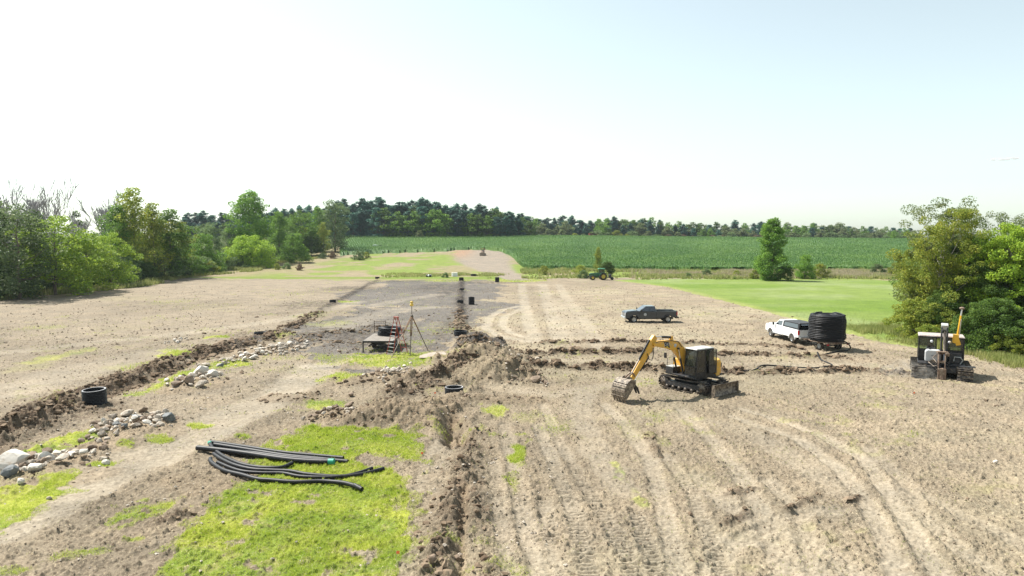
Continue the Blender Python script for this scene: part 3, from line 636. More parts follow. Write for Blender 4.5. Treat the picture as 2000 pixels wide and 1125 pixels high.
PT = dict(
    b1=broadleaf(1, 15, 4.6, .12, 75, 75, 1.5, .38, 'mid'), b2=broadleaf(2, 16, 4.2, .03, 75, 75, 1.5, .38, 'dark'),
    b3=broadleaf(3, 14, 5.2, .03, 80, 75, 1.5, .38, 'lime'), b4=broadleaf(4, 17, 4.2, .03, 80, 70, 1.5, .38, 'blue', 'vase'),
    b5=broadleaf(5, 16, 4.4, .1, 70, 70, 1.5, .36, 'olive', 'tall', ragged=.4), b6=broadleaf(6, 15, 4.4, .1, 80, 70, 1.4, .36, 'mid', 'tall', ragged=.4),
    tall=broadleaf(7, 26, 6.6, .10, 150, 90, 1.9, .5, 'mid', 'round', ragged=.25), lone=broadleaf(8, 16, 4.6, .0, 120, 110, 1.35, .36, 'mid', 'tall', ragged=.3),
    low=broadleaf(9, 10, 7.0, .0, 150, 90, 1.5, .36, 'lime', 'mound', ragged=.12), m1=broadleaf(10, 9, 4.2, .0, 80, 80, 1.2, .33, 'mid', 'mound', ragged=.25),
    m2=broadleaf(11, 8, 4.2, .0, 80, 80, 1.2, .33, 'blue', 'mound', ragged=.3), m3=broadleaf(12, 8, 4.0, .0, 80, 80, 1.2, .33, 'dark', 'mound', ragged=.3),
    n1=broadleaf(13, 14, 4.2, .05, 150, 170, 1.0, .2, 'olive', 'vase', 'palebark', ragged=.45, multi=2), n2=broadleaf(14, 12, 4.6, .0, 170, 170, 1.0, .2, 'lime', 'round', 'palebark', ragged=.35, multi=2),
    n3=broadleaf(15, 13, 3.2, .15, 85, 120, .95, .18, 'pale', 'vase', 'palebark', ragged=.6, multi=2, nl=40), nb=broadleaf(16, 6, 3.6, .0, 190, 150, .75, .18, 'dark', 'mound', 'palebark', ragged=.3),
    ns=broadleaf(17, 4, 2.4, .0, 80, 120, .6, .16, 'olive', 'mound', 'palebark', ragged=.5), nd=broadleaf(18, 11, 4.0, .05, 130, 160, 1., .2, 'dark', 'round', 'palebark', ragged=.4, multi=2),
    s1=broadleaf(19, 4, 2.6, .0, 40, 60, .8, .28, 'blue', 'mound', ragged=.3), s2=broadleaf(20, 4, 2.6, .0, 40, 60, .8, .3, 'brown', 'mound', ragged=.4),
    s3=broadleaf(21, 6, 3.0, .0, 40, 60, .9, .45, 'pale', 'mound', ragged=.3), s4=broadleaf(22, 5, 2.8, .0, 50, 60, .8, .28, 'olive', 'mound', ragged=.3),
    p1=pine(31, 22, 4.6, .05, .85, dens=1.3), p2=pine(32, 21, 5.2, .08, .85, tiers=11, shape=.5, dens=1.3), p3=pine(33, 20, 4.2, .04, .8, tiers=14, shape=.8, dens=1.3), p4=pine(34, 22, 5.2, .12, .9, tiers=10, shape=.35, dens=1.5),
    q1=broadleaf(35, 17, 4.6, .05, 45, 38, 1.9, .8, 'mid', 'round'), q2=broadleaf(36, 15, 4.4, .05, 45, 38, 1.8, .8, 'pale', 'round'), q3=broadleaf(37, 17, 4.8, .05, 50, 38, 1.9, .8, 'dark', 'round'), q4=broadleaf(38, 20, 4.6, .03, 60, 40, 1.7, .75, 'pine', 'tall', ragged=.35),
    d1=bare(41, 18), d2=bare(42, 17), d3=bare(43, 16, .12),
)
R2 = random.Random(5)
def plant(kind, x, y, H, label, name='broadleaf_tree', cat='tree', group=None, wx=1.0, rz=None, sink=.2):
    pr = PT[kind]; s = H / pr['H']; z = float(land(x, y)) - sink
    e = empty(name, (x, y, z), R2.uniform(0, 6.28) if rz is None else rz, label, cat, group)
    e.scale = (s * wx, s * wx, s)
    for nm, me in pr['parts']:
        if name in ('shrub', 'bush') and nm == 'trunk': nm = 'stem'
        o = link(nm, me, e)
    return e
def at_u(u, y, v_top):                                     # a tree whose middle is seen at u and whose top at v_top, y metres out
    x = xat(u, y); return x, y, zt(v_top, y) - float(land(x, y))
# --- the wood along the left side of the field
L_ = [  # kind, u, distance, v top, width, label
    ('b2', -30, 118, 372, 1.1, 'dark green tree at the left edge of the photo'), ('b4', 35, 112, 392, 1.25, 'feathery grey-green tree with drooping sprays at the left edge'),
    ('b3', 105, 120, 408, 1.25, 'tree with a bright yellow-green sloping top, second from the left edge'), ('b3', 165, 128, 440, 1.1, 'low yellow-green tree right of the sloping bright crown'),
    ('b3', 215, 142, 445, 1.0, 'leafy bright green tree in front of the grey bare crowns'), ('b2', 152, 165, 404, .55, 'small dark round treetop alone against the sky'),
    ('b5', 262, 160, 362, 1.0, 'tallest ragged tree in the left wood, topped by a thin open tuft'), ('b6', 232, 158, 395, 1.0, 'green tree under grey twigs left of the tallest ragged tree'),
    ('b5', 300, 166, 392, 1.0, 'olive tree just right of the tallest ragged tree'), ('b6', 335, 172, 404, 1.2, 'brownish-green tree at the right shoulder of the left wood'),
    ('b5', 358, 180, 430, .9, 'olive tree sloping down at the right end of the near wood'),
    ('m1', 395, 196, 452, 1.0, 'bright bushy tree right of the near wood'), ('b4', 412, 212, 432, 1.0, 'pale willow-like tree behind the bright bushy one'),
    ('tall', 489, 240, 366, 1.0, 'tall round-topped tree standing high above the left tree line'), ('b4', 450, 238, 440, .9, 'soft grey-green tree left below the tall round-topped tree'),
    ('low', 487, 222, 456, 1.05, 'wide low domed bright green tree at the field edge'), ('b6', 545, 262, 410, 1.0, 'grey-green tree right of the tall round-topped one'),
    ('m1', 575, 246, 452, .95, 'small bright green tree standing out in front of the wood'), ('b1', 590, 285, 405, 1.1, 'mid green tree behind the small bright one'),
    ('b5', 632, 282, 432, .85, 'yellowish tree near the right end of the left tree line'), ('b4', 655, 305, 388, 1.1, 'tall pale green tree at the right end of the left tree line'),
    ('b6', 622, 310, 402, 1.0, 'green tree left of the tall pale one'), ('m3', 608, 280, 455, 1.0, 'dark bush-like tree beneath the yellowish tree'),
]
for k, u, y, vt, wx, lb in L_:
    x, y, H = at_u(u, y, vt); plant(k, x, y, H, lb, group='trees of the left wood', wx=wx)
g_ = random.Random(21)
for i in range(46):                                         # fill of the wood behind and between
    y = 104 + i * 4.9 + g_.uniform(-2, 2); x = -94 - g_.uniform(0, 26) - (4 if y < 130 else 0)
    if y > 240: x = -92 - g_.uniform(0, 22)
    u = 1000 + F * x / y
    vt = np.interp(u, [-300, 0, 100, 200, 300, 350, 400, 450, 520, 560, 640, 670], [380, 410, 425, 430, 425, 440, 455, 450, 452, 432, 425, 440]) + g_.uniform(-6, 22)
    k = g_.choice(['b1', 'b2', 'b2', 'b6', 'b3', 'b4', 'b5']); H = zt(vt, y) - float(land(x, y))
    plant(k, x, y, max(H, 6), 'leafy tree packed among others inside the left wood', group='crowded trees inside the left wood', wx=1.15)
for i in range(44):                                         # the skirt of low growth under it
    y = 96 + i * 4.4 + g_.uniform(-1.5, 1.5); x = -84.6 - g_.uniform(0, 3.5) - (2.5 if y > 190 else 0)
    if 226 < y < 240: x -= 4
    k = g_.choice(['m1', 'm2', 'm3', 'm3', 's1']) if y > 180 else g_.choice(['m3', 'm2', 'm3', 'm3', 's1'])
    plant(k, x, y, g_.uniform(3.2, 6.5) * (1.15 if y < 170 else .9), 'dark leafy bush at the shaded near foot of the left wood' if y < 190 else 'leafy bush at the sunlit far foot of the left wood', 'bush', 'bush', 'bushes at the foot of the left wood', 1.1)
for i, (k, u, y, vt) in enumerate([('d1', 30, 135, 338), ('d2', 52, 138, 342), ('d1', 86, 128, 338), ('d2', 8, 128, 350), ('d1', 196, 166, 366), ('d3', 226, 165, 362), ('d1', 300, 174, 395), ('d3', 130, 134, 384)]):
    x, y, H = at_u(u, y, vt)
    lb = ['bare grey tree, one of a thin dead stand above the green crowns at far left', 'bare grey tree, one of the twiggy clump left of the tallest ragged tree'][1 if u > 160 else 0]
    plant(k, x, y, H, lb, 'bare_tree', 'bare tree', ['dead trees at far left', 'dead trees in the wood'][1 if u > 160 else 0])
# --- pine forest behind the corn
def FW(row, u): return ('front row ' if row == 0 else 'inner rows ') + ('above the left wood' if u < 560 else 'just right of the left wood' if u < 690 else 'behind corn left of the lane' if u < 860 else 'straight behind the lane')
def FR(row, u): return ('front row ' if row == 0 else 'inner rows ') + ('right of the tall forest' if u < 1110 else 'above the green tractor' if u < 1290 else 'behind the brown brush' if u < 1470 else 'around the lone tall tree' if u < 1600 else 'left of the right-hand trees')
def skyline(u): return float(np.interp(u, [350, 400, 450, 560, 600, 650, 690, 740, 770, 800, 830, 870, 900, 950, 990, 1015, 1040, 1070, 1110, 1150, 1200, 1260, 1310, 1400, 1480, 1560, 1640, 1700, 1790],
    [421, 417, 420, 407, 408, 398, 393, 389, 398, 393, 390, 398, 402, 404, 412, 420, 424, 431, 424, 430, 426, 426, 433, 433, 436, 437, 437, 442, 446]))
for row in range(3):
    u = 352 + row * 6
    while u < 1012 + row * 12:
        y = 408 + row * 10 + g_.uniform(-3, 3); x, y, H = at_u(u, y, skyline(u) + (g_.uniform(-4, 9) if row else g_.uniform(4, 22)))
        k = g_.choice(['p1', 'p2', 'p4', 'p4', 'q4', 'q3'] if row else ['p1', 'p2', 'p4', 'q4', 'q3', 'q1', 'q4'])
        plant(k, x, y, H, ('dark pine of the forest wall, ' if k[0] == 'p' else 'rounded leafy tree of the forest wall, ') + FW(row, u), 'pine_tree' if k[0] == 'p' else 'broadleaf_tree', 'tree', 'tall forest behind the corn', 1.3)
        u += g_.uniform(12, 19)
for row in range(3):
    u = 1005 + row * 7
    while u < 1790:
        y = (500 + (u - 1000) * .10) + row * 14 + g_.uniform(-4, 4); x, y, H = at_u(u, y, skyline(u) + (g_.uniform(-4, 6) if row else g_.uniform(5, 14)))
        k = g_.choice(['p1', 'p2', 'p4', 'q4', 'q1', 'q3'] if row else ['p1', 'q4', 'q2', 'q1', 'p2', 'q2'])
        if u > 1500: k = g_.choice(['q1', 'q3', 'q2', 'q4'])
        plant(k, x, y, max(H, 5), ('far pine of the low tree line, ' if k[0] == 'p' else 'far leafy tree of the low tree line, ') + FR(row, u), 'pine_tree' if k[0] == 'p' else 'broadleaf_tree', 'tree', 'far tree line on the right', 1.4)
        u += g_.uniform(14, 20)
for i in range(46):                                         # pale and brown brush at the corn's far edge
    u = 1020 + i * 16.5 + g_.uniform(-7, 7); y = 482 + (u - 1000) * .06; x = xat(u, y); b = 1290 < u < 1490 and g_.random() < .55
    plant('s2' if b else g_.choice(['s3', 's3', 's4', 's1']), x, y, g_.uniform(3.0, 7.0) if not b else g_.uniform(2.8, 4.2), 'brown brush clump on the far edge of the corn' if b else 'pale green shrub on the far edge of the corn', 'bush', 'bush', 'brown brush at the corn edge' if b else 'pale shrubs at the corn edge', 1.2)
plant('s3', *at_u(820, 397, 449), 'small pale shrub before the dark forest wall', 'bush', 'bush')
plant('b1', xat(1745, 470), 470, 8, 'far leafy tree in the low tree line beyond the corn on the right', group='far tree line on the right')
# --- single trees and bushes of the middle ground
plant('lone', xat(1507, 162), 162, zt(420, 162), 'tall leafy tree standing alone between the meadow and the corn', wx=1.0, rz=1.2)
plant('m3', xat(1535, 160), 160, 4.2, 'dark bush against the foot of the lone tall tree', 'bush', 'bush', wx=.9)
plant('m1', xat(1573, 168), 168, 6.4, 'rounded green bush right of the lone tall tree', 'bush', 'bush', wx=.75)
plant('s4', xat(1602, 172), 172, 4.0, 'lower yellowish bush right of the rounded green one', 'bush', 'bush', wx=.9)
plant('b5', xat(1168, 184), 184, zt(480, 184), 'bronze-green tree behind the tractor', wx=.75)
plant('m3', xat(1186, 180), 180, 4.4, 'dark round bush right beside the bronze-green tree behind the tractor', 'bush', 'bush', wx=.85)
for u, y, H, k, lb in [(1062, 186, 2.8, 's4', 'yellowish bush in the weeds right of the clay lane'), (1134, 182, 3.2, 's4', 'olive bush left of the bronze-green tree'), (1140, 170, 2.4, 's1', 'green weed clump left of the tractor'), (1381, 176, 2.4, 's1', 'round green bush alone in the dry strip'),
                       (1440, 180, 1.8, 's4', 'low bush left of the lone tall tree'), (1476, 168, 2.6, 's4', 'low yellow-green bush at the left foot of the lone tall tree'), (1715, 185, 3.4, 's1', 'grey-green bush at the right end of the dry grass strip'), (1752, 180, 4, 's4', 'olive bush beside the right-hand trees in the distance'), (870, 173, 1.6, 's1', 'weed bush near the white box'),
                       (585, 208, 2.2, 's2', 'brown bush at the field edge below the small bright tree'), (650, 270, 3, 's2', 'brownish scrub at the right end of the left tree line'), (630, 268, 2.6, 's1', 'grey-green scrub under the left tree line'), (700, 262, 4.0, 's1', 'green scrub mound at the left end of the corn'), (715, 268, 3.0, 's4', 'low scrub at the left end of the corn'), (560, 215, 2.4, 's1', 'grey-green bush under the wide domed tree'),
                       (540, 212, 2.2, 's4', 'yellow-green scrub by the left field edge'), (410, 190, 4, 's4', 'leafy scrub at the turn of the left wood'), (1345, 172, 1.6, 's1', 'small green weed clump in the dry strip')]:
    plant(k, xat(u, y), y, H, lb, 'bush', 'bush')
# --- trees on the right
for k, u, y, vt, wx, nm, lb in [
    ('n3', 1842, 72, 376, 1.0, 'broadleaf_tree', 'thin open-topped tree sticking out above the right-hand group'), ('n1', 1838, 69, 396, .82, 'broadleaf_tree', 'olive and yellow-green tree at the left of the right-hand group'),
    ('n1', 1805, 73, 455, .7, 'broadleaf_tree', 'reddish-tinged olive tree leaning over the meadow'), ('nd', 1892, 71, 452, .8, 'broadleaf_tree', 'darker tree between the two bright crowns on the right'),
    ('n3', 1892, 74, 400, .8, 'broadleaf_tree', 'sparse tree with an open twiggy top right of the tallest one'), ('n2', 1968, 67, 428, .9, 'broadleaf_tree', 'bright yellow-green tree at the right edge of the photo'),
    ('n3', 1975, 69, 402, .75, 'broadleaf_tree', 'wispy treetop above the bright tree at the right edge'), ('n2', 2030, 66, 425, 1.0, 'broadleaf_tree', 'bright tree cut by the right edge of the photo'),
    ('nd', 1920, 67, 500, .9, 'broadleaf_tree', 'dark low tree behind the machine with the yellow mast'),
    ('nb', 1945, 59.5, 574, .95, 'bush', 'large dark green bush right behind the machine with the yellow mast'), ('nb', 2022, 57.5, 612, .85, 'bush', 'dark bush at the right edge above the field'),
    ('ns', 1796, 68, 575, .8, 'bush', 'wispy olive bush at the left foot of the right-hand trees'), ('ns', 1828, 66, 585, .9, 'bush', 'twiggy brown-green bush under the olive tree'), ('nb', 1850, 67, 560, .8, 'bush', 'dark bush under the olive tree right of the twiggy one'),
    ('ns', 1785, 71, 610, .8, 'bush', 'low leafy bush nearest the meadow on the right'), ('ns', 1885, 64, 610, 1.0, 'bush', 'olive bush just behind the mast of the machine'), ('ns', 1822, 63.5, 628, .8, 'bush', 'low olive bush left behind the machine'),
    ('ns', 1990, 57, 640, .9, 'bush', 'low bush at the foot of the trees by the right edge'), ('nd', 1985, 72, 470, 1.1, 'broadleaf_tree', 'dark tree behind the bright ones at the right edge'), ('nd', 2080, 66, 460, 1.1, 'broadleaf_tree', 'dark tree behind the bright tree that the right edge cuts'),
]:
    x, y, H = at_u(u, y, vt); plant(k, x, y, H, lb, nm, 'tree' if nm != 'bush' else 'bush', 'trees and bushes on the right', wx)
for x, y, H, k in [(52, 80, 11, 'nd'), (58, 88, 12, 'b1'), (64, 76, 12, 'nd'), (70, 90, 13, 'b2'), (60, 66, 11, 'b3'), (66, 58, 10, 'b2')]:
    plant(k, x, y, H, 'leafy tree deep behind the right-hand group', group='deeper trees on the right')

# --- grass, weeds and corn: nobody could count these
def blades(P, h, wd, nb, spread, name, mt, label, kind='stuff', g=rng, bend=.5):
    n = len(P); P = np.repeat(P, nb, 0); hh = np.repeat(np.broadcast_to(h, (n,)), nb) * g.uniform(.5, 1.2, n * nb)
    a = g.uniform(0, 6.283, n * nb); r = g.uniform(0, spread, n * nb); b = P + np.stack([np.cos(a) * r, np.sin(a) * r, np.zeros(n * nb)], 1)
    lean = g.uniform(.1, bend, n * nb) * hh; q = a + g.normal(0, .5, n * nb); top = b + np.stack([np.cos(q) * lean, np.sin(q) * lean, hh], 1)
    t = g.uniform(0, 6.283, n * nb); sd = np.stack([np.cos(t), np.sin(t), np.zeros(n * nb)], 1) * (np.broadcast_to(wd, (n * nb,)) * .5)[:, None]
    V = np.stack([b - sd, b + sd, top], 1).reshape(-1, 3)
    return tag(link(name, np_mesh(name, V, np.arange(len(V)).reshape(-1, 3), mt)), label, None, kind=kind)
def scatter(n, x0, x1, y0, y1, fn, g=rng):
    x = g.uniform(x0, x1, n); y = g.uniform(y0, y1, n); k = fn(x, y) > g.uniform(0, 1, n); return x[k], y[k]
def near_grass():
    X = []; Y = []
    for (n, x0, x1, y0, y1) in ((340000, -19, 3, 16, 36), (140000, -30, 22, 32, 75), (60000, -60, 30, 70, 165)):
        x, y = scatter(n, x0, x1, y0, y1, lambda a, b: cover(a, b) ** 1.6 * (np.abs(a) < 4 + b * .8)); X.append(x); Y.append(y)
    x = np.concatenate(X); y = np.concatenate(Y); z = ground(x, y, False)
    sc = np.clip(y / 32, .75, 3.2); hn = .45 + 1.0 * fbm(x, y, .9, 2, 81)
    blades(np.stack([x, y, z], 1), .105 * hn * np.clip(sc, .8, 1.6), .016 * np.repeat(sc, 3) * 1.3, 3, .05, 'grass', LM['grass'], 'short bright green grass growing in patches on the bare soil')
near_grass()
def strip(n, fn, x0, x1, y0, y1, h, wd, nb, nm, mt, lb, bend=.4):
    x, y = scatter(n, x0, x1, y0, y1, fn); z = land(x, y)
    blades(np.stack([x, y, z], 1), h * (.3 + 1.5 * fbm(x, y, .3, 3, 83)), wd, nb, .25, nm, mt, lb, bend=bend)
_ux = lambda x, y: 1000 + F * x / y
strip(24000, lambda x, y: (.05 + .95 * ss(.42, .6, fbm(x, y, .12, 3, 85))) * ((_ux(x, y) > 1018) & (_ux(x, y) < 1775)) * ss(163, 176, y + 10 * (fbm(x, y * 0, .2, 2, 86) - .5)), 0, 130, 164, 212, .75, .2, 6, 'tall_weeds', LM['weed'], 'tall green and yellow weeds in the ditch strip below the corn')
strip(12000, lambda x, y: np.maximum(ss(.44, .62, fbm(x, y, .1, 2, 87)), _ux(x, y) > 1590) * ss(1200, 1330, _ux(x, y)) * (_ux(x, y) < 1775) * ss(166, 176, y + 8 * (fbm(x, y * 0, .2, 2, 88) - .5)), 30, 130, 168, 206, .8, .2, 6, 'dry_grass', LM['straw'], 'beige dry grass strip between the meadow and the corn')
strip(4200, lambda x, y: ss(730, 830, _ux(x, y)) * (1 - ss(940, 1000, _ux(x, y))) * ss(.42, .62, fbm(x, y, .15, 2, 89)) * .7 * ss(166, 176, y), -40, 0, 169, 190, .55, .2, 6, 'ditch_weeds', LM['weed'], 'green weeds in the ditch left of the clay lane')
strip(9000, lambda x, y: (x < -79 + 3 * np.sin(y * .1)) & (y > 96) & (fbm(x, y, .2, 2, 91) > .40), -92, -76, 96, 270, .9, .16, 6, 'wood_edge_grass', LM['weed'], 'rough grass along the foot of the left wood')
def redge(x, y): 
    d, s, t = seg_field(x, y, MEADOW[:7], 30); a = np.interp(y, [40, 59, 66, 80, 101, 160], [37.2, 38.4, 35.8, 36.6, 39, 34]); b = np.interp(y, [45, 60, 75, 85], [48, 47, 44, 39]); return ss(a, a + 2.2, x) * (1 - ss(b - 4, b + 1.5, x)) * (1 - ss(72, 86, y)) * ss(.25, .6, fbm(x, y, .35, 3, 93))
strip(26000, redge, 34, 50, 45, 86, .52, .05, 8, 'meadow_edge_grass', LM['weed'], 'long yellow-green grass between the bare field and the right-hand trees')
def field_litter():
    x, y = scatter(60000, -60, 60, 17, 75, lambda a, b: (np.abs(a) < 5 + b * .78) * .9 * (fbm(a, b, .5, 2, 95) > .42) * (1 - .7 * (a < -3)) * np.clip(30 / b, .3, 1)); z = ground(x, y, False) + .01
    blades(np.stack([x, y, z], 1), .05, .02 * np.clip(np.repeat(y, 3) / 26, 1, 2), 3, .06, 'straw_litter', LM['straw'], 'dry straw litter strewn over the bare field', bend=2.4)
field_litter()
def sparse_weeds():
    x, y = scatter(150000, -60, 70, 17, 110, lambda a, b: (np.abs(a) < 5 + b * .78) * (.10 + .8 * ss(.52, .68, fbm(a, b, .28, 3, 107))) * ss(.4, .6, fbm(a, b, 1.1, 2, 109)) * np.where(a > 36, 0, 1) * np.clip(30 / b, .3, 1)); k = cover(x, y) < .3; x = x[k]; y = y[k]; z = ground(x, y, False)
    blades(np.stack([x, y, z], 1), .07, .018 * np.clip(np.repeat(y, 3) / 26, 1, 2.5), 3, .06, 'field_weeds', LM['weed'], 'thin dull green seedlings scattered over the bare field', bend=1.2)
sparse_weeds()
# corn
CORN = [gp(u, v, 0 if v > 505 else None) for u, v in [(1015, 527), (1160, 529), (1480, 530), (1600, 528), (1790, 526)]]
def corn_ok(x, y):
    u = _ux(x, y); front = np.interp(u, [660, 700, 760, 860, 900, 955, 978, 995, 1005, 1012, 1022, 1040, 1160, 1480, 1790], [285, 292, 300, 308, 318, 318, 308, 290, 268, 245, 226, 214, 211, 205, 210])
    back = np.interp(u, [640, 1000, 1030, 1790], [398, 400, 455, 495])
    return (u > 664) & (u < 1800) & (y > front + 1.5 * np.sin(x * .9)) & (y < back)
def corn():
    g = np.random.default_rng(77); xs = []; ys = []
    for y0, y1, st, dx in ((204, 250, .9, .8), (250, 320, 1.1, 1.0), (320, 500, 1.7, 1.2)):
        yy = np.arange(y0, y1, st); 
        for y in yy:
            x = np.arange(-.27 * y, .62 * y, dx); x = x + g.normal(0, .15, len(x)); y_ = y + g.normal(0, .18, len(x)) + x * .04; k = corn_ok(x, y_); xs.append(x[k]); ys.append(y_[k])
    x = np.concatenate(xs); y = np.concatenate(ys); n = len(x); z = land(x, y); nb = 5
    h = 2.35 * (.86 + .28 * fbm(x, y, .08, 2, 97)) * g.uniform(.9, 1.08, n)
    P = np.repeat(np.stack([x, y, z], 1), nb, 0); hh = np.repeat(h, nb); f = np.tile(np.array([.35, .55, .7, .85, 1.]), n)
    a = g.uniform(0, 6.283, n * nb); L = .62 * (1.25 - f * .55) * g.uniform(.8, 1.2, n * nb); c, s = np.cos(a), np.sin(a); wv = np.repeat(np.clip(y / 900, .13, .3), nb) * .9
    z0 = hh * (f - .22); base = P + np.stack([c * .02, s * .02, z0], 1); mid = P + np.stack([c * L * .55, s * L * .55, z0 + .42], 1); tip = P + np.stack([c * L, s * L, z0 + .10 + .3 * (f > .9)], 1)
    sd = np.stack([-s, c, np.zeros(n * nb)], 1) * wv[:, None] * .5
    V = np.stack([base, mid - sd, tip, mid + sd], 1).reshape(-1, 3)
    tag(link('corn_field', np_mesh('corn_field', V, np.arange(len(V)).reshape(-1, 4), LM['corn'])), 'broad field of tall dark green corn', None, kind='stuff')
    # stalks and lower leaves grown together: a closed mass under the leaves
    ys2 = np.concatenate([np.arange(206, 250, 1.), np.arange(250, 498, 3.)]); us = np.linspace(664, 1800, 560)
    U, Y2 = np.meshgrid(us, ys2); X2 = (U - 1000) / F * Y2; ok = corn_ok(X2, Y2); z2 = land(X2, Y2) + np.where(ok, 1.0 + .5 * fbm(X2, Y2, 1.2, 2, 99), -.3)
    sh = X2.shape; jj, ii = np.meshgrid(np.arange(sh[1] - 1), np.arange(sh[0] - 1)); q = (ii * sh[1] + jj).ravel(); fc = np.stack([q, q + 1, q + 1 + sh[1], q + sh[1]], 1)
    okf = ok.ravel()[fc].any(1)
    tag(link('corn_undergrowth', np_mesh('corn_undergrowth', np.stack([X2.ravel(), Y2.ravel(), z2.ravel()], 1), fc[okf], LM['corn'])), 'dense lower leaves of the corn', None, kind='stuff')
corn()
# clods of turned soil
def clods():
    g = np.random.default_rng(5); cand = 90000; x = g.uniform(-45, 45, cand); y = 17 + 75 * g.uniform(0, 1, cand) ** 1.3
    k = np.abs(x) < 4 + y * .78; x = x[k]; y = y[k]; z, dark, smooth, greyv, tan, lump, field, fine = ground(x, y)
    cv = cover(x, y); p = np.clip(.008 + dark * 1.3 + tan * .3 - smooth * .1, 0, 1) * (1 - cv) * np.clip(50 / y, .3, 1); k = g.uniform(0, 1, len(x)) < p; x = x[k]; y = y[k]; z = z[k]; dk = dark[k]
    n = len(x); s = (.03 + .09 * g.uniform(0, 1, n) ** 3) * (1 + .7 * np.clip(dk, 0, 1)) * np.clip(y / 35, .9, 1.8)
    t = (1 + 5 ** .5) / 2; ico = np.array([(-1, t, 0), (1, t, 0), (-1, -t, 0), (1, -t, 0), (0, -1, t), (0, 1, t), (0, -1, -t), (0, 1, -t), (t, 0, -1), (t, 0, 1), (-t, 0, -1), (-t, 0, 1)]) / 1.9
    fc = np.array([(0, 11, 5), (0, 5, 1), (0, 1, 7), (0, 7, 10), (0, 10, 11), (1, 5, 9), (5, 11, 4), (11, 10, 2), (10, 7, 6), (7, 1, 8), (3, 9, 4), (3, 4, 2), (3, 2, 6), (3, 6, 8), (3, 8, 9), (4, 9, 5), (2, 4, 11), (6, 2, 10), (8, 6, 7), (9, 8, 1)])
    V = ico[None] * g.uniform(.5, 1.45, (n, 12, 1)) * s[:, None, None]; V[:, :, 2] *= .62; V[:, :, 0] *= g.uniform(.7, 1.4, n)[:, None]; V += np.stack([x, y, z + s * .2], 1)[:, None]
    Fc = (fc[None] + (np.arange(n) * 12)[:, None, None]).reshape(-1, 3)
    me = np_mesh('soil_clods', V.reshape(-1, 3), Fc, M['clod'], False)
    tag(link('soil_clods', me), 'crumbled clods of brown soil along the trenches', None, kind='stuff')
M['clod'] = mat('clod_soil', (.095, .066, .044), .95, scale=.7, col2=(.22, .165, .115), spec=.1)
clods()

def field_crumbs():
    g = np.random.default_rng(8); n = 420000; x = g.uniform(-50, 62, n); y = 17 + 125 * g.uniform(0, 1, n) ** 1.7; x = x * np.clip(y / 55, 1, 2); k = np.abs(x) < 4 + y * .78; x = x[k]; y = y[k]
    z, dark, smooth, greyv, tan, lump, field, fine = ground(x, y); cv = cover(x, y)
    p = .72 * np.clip((.15 + 1.1 * ss(.42, .62, field)) * (1 - .92 * np.clip(smooth * 1.25, 0, 1)) * (1 - cv), 0, 1) * np.where(x > -6, 1, .55) * np.clip(34 / y, .3, 1) * ((x < 34) | (y < 60)) * (x > -83); k = g.uniform(0, 1, len(x)) < p; x = x[k]; y = y[k]; z = z[k]
    n = len(x); s = (.014 + .042 * g.uniform(0, 1, n) ** 3) * np.clip(y / 30, .9, 2.3)
    o6 = np.array([(1, 0, 0), (0, 1, 0), (-1, 0, 0), (0, -1, 0), (0, 0, 1), (0, 0, -1.)]); fc = np.array([(0, 1, 4), (1, 2, 4), (2, 3, 4), (3, 0, 4), (1, 0, 5), (2, 1, 5), (3, 2, 5), (0, 3, 5)])
    V = o6[None] * g.uniform(.6, 1.5, (n, 6, 1)) * s[:, None, None]; a = g.uniform(0, 6.28, n); c, q = np.cos(a)[:, None], np.sin(a)[:, None]
    V = np.stack([V[:, :, 0] * c - V[:, :, 1] * q, V[:, :, 0] * q + V[:, :, 1] * c, V[:, :, 2] * .8], 2) + np.stack([x, y, z + s * .15], 1)[:, None]
    tag(link('soil_crumbs', np_mesh('soil_crumbs', V.reshape(-1, 3), (fc[None] + (np.arange(n) * 6)[:, None, None]).reshape(-1, 3), M['crumb'])), 'small lumps of dry soil all over the worked field', None, kind='stuff')
M['crumb'] = mat('crumb_soil', (.21, .165, .12), .95, scale=.5, col2=(.31, .25, .185), spec=.1)
field_crumbs()
def undergrowth():
    g = np.random.default_rng(12); n = 42000; u = g.uniform(560, 1800, n); y = np.interp(u, [560, 1010, 1020, 1800], [414, 414, 512, 590]) + g.uniform(0, 30, n); x = (u - 1000) / F * y
    hmax = 2.5 + 5.5 * fbm(x, y * 0, .12, 3, 103); z = land(x, y) + g.uniform(0, 1, n) ** 1.2 * hmax; V, Fc = leaves(np.stack([x, y, z], 1), 1.3, rg=g)
    tag(link('forest_undergrowth', np_mesh('forest_undergrowth', V, Fc, LM['dark'])), 'dark undergrowth between the trunks of the far forest', None, kind='stuff')
undergrowth()
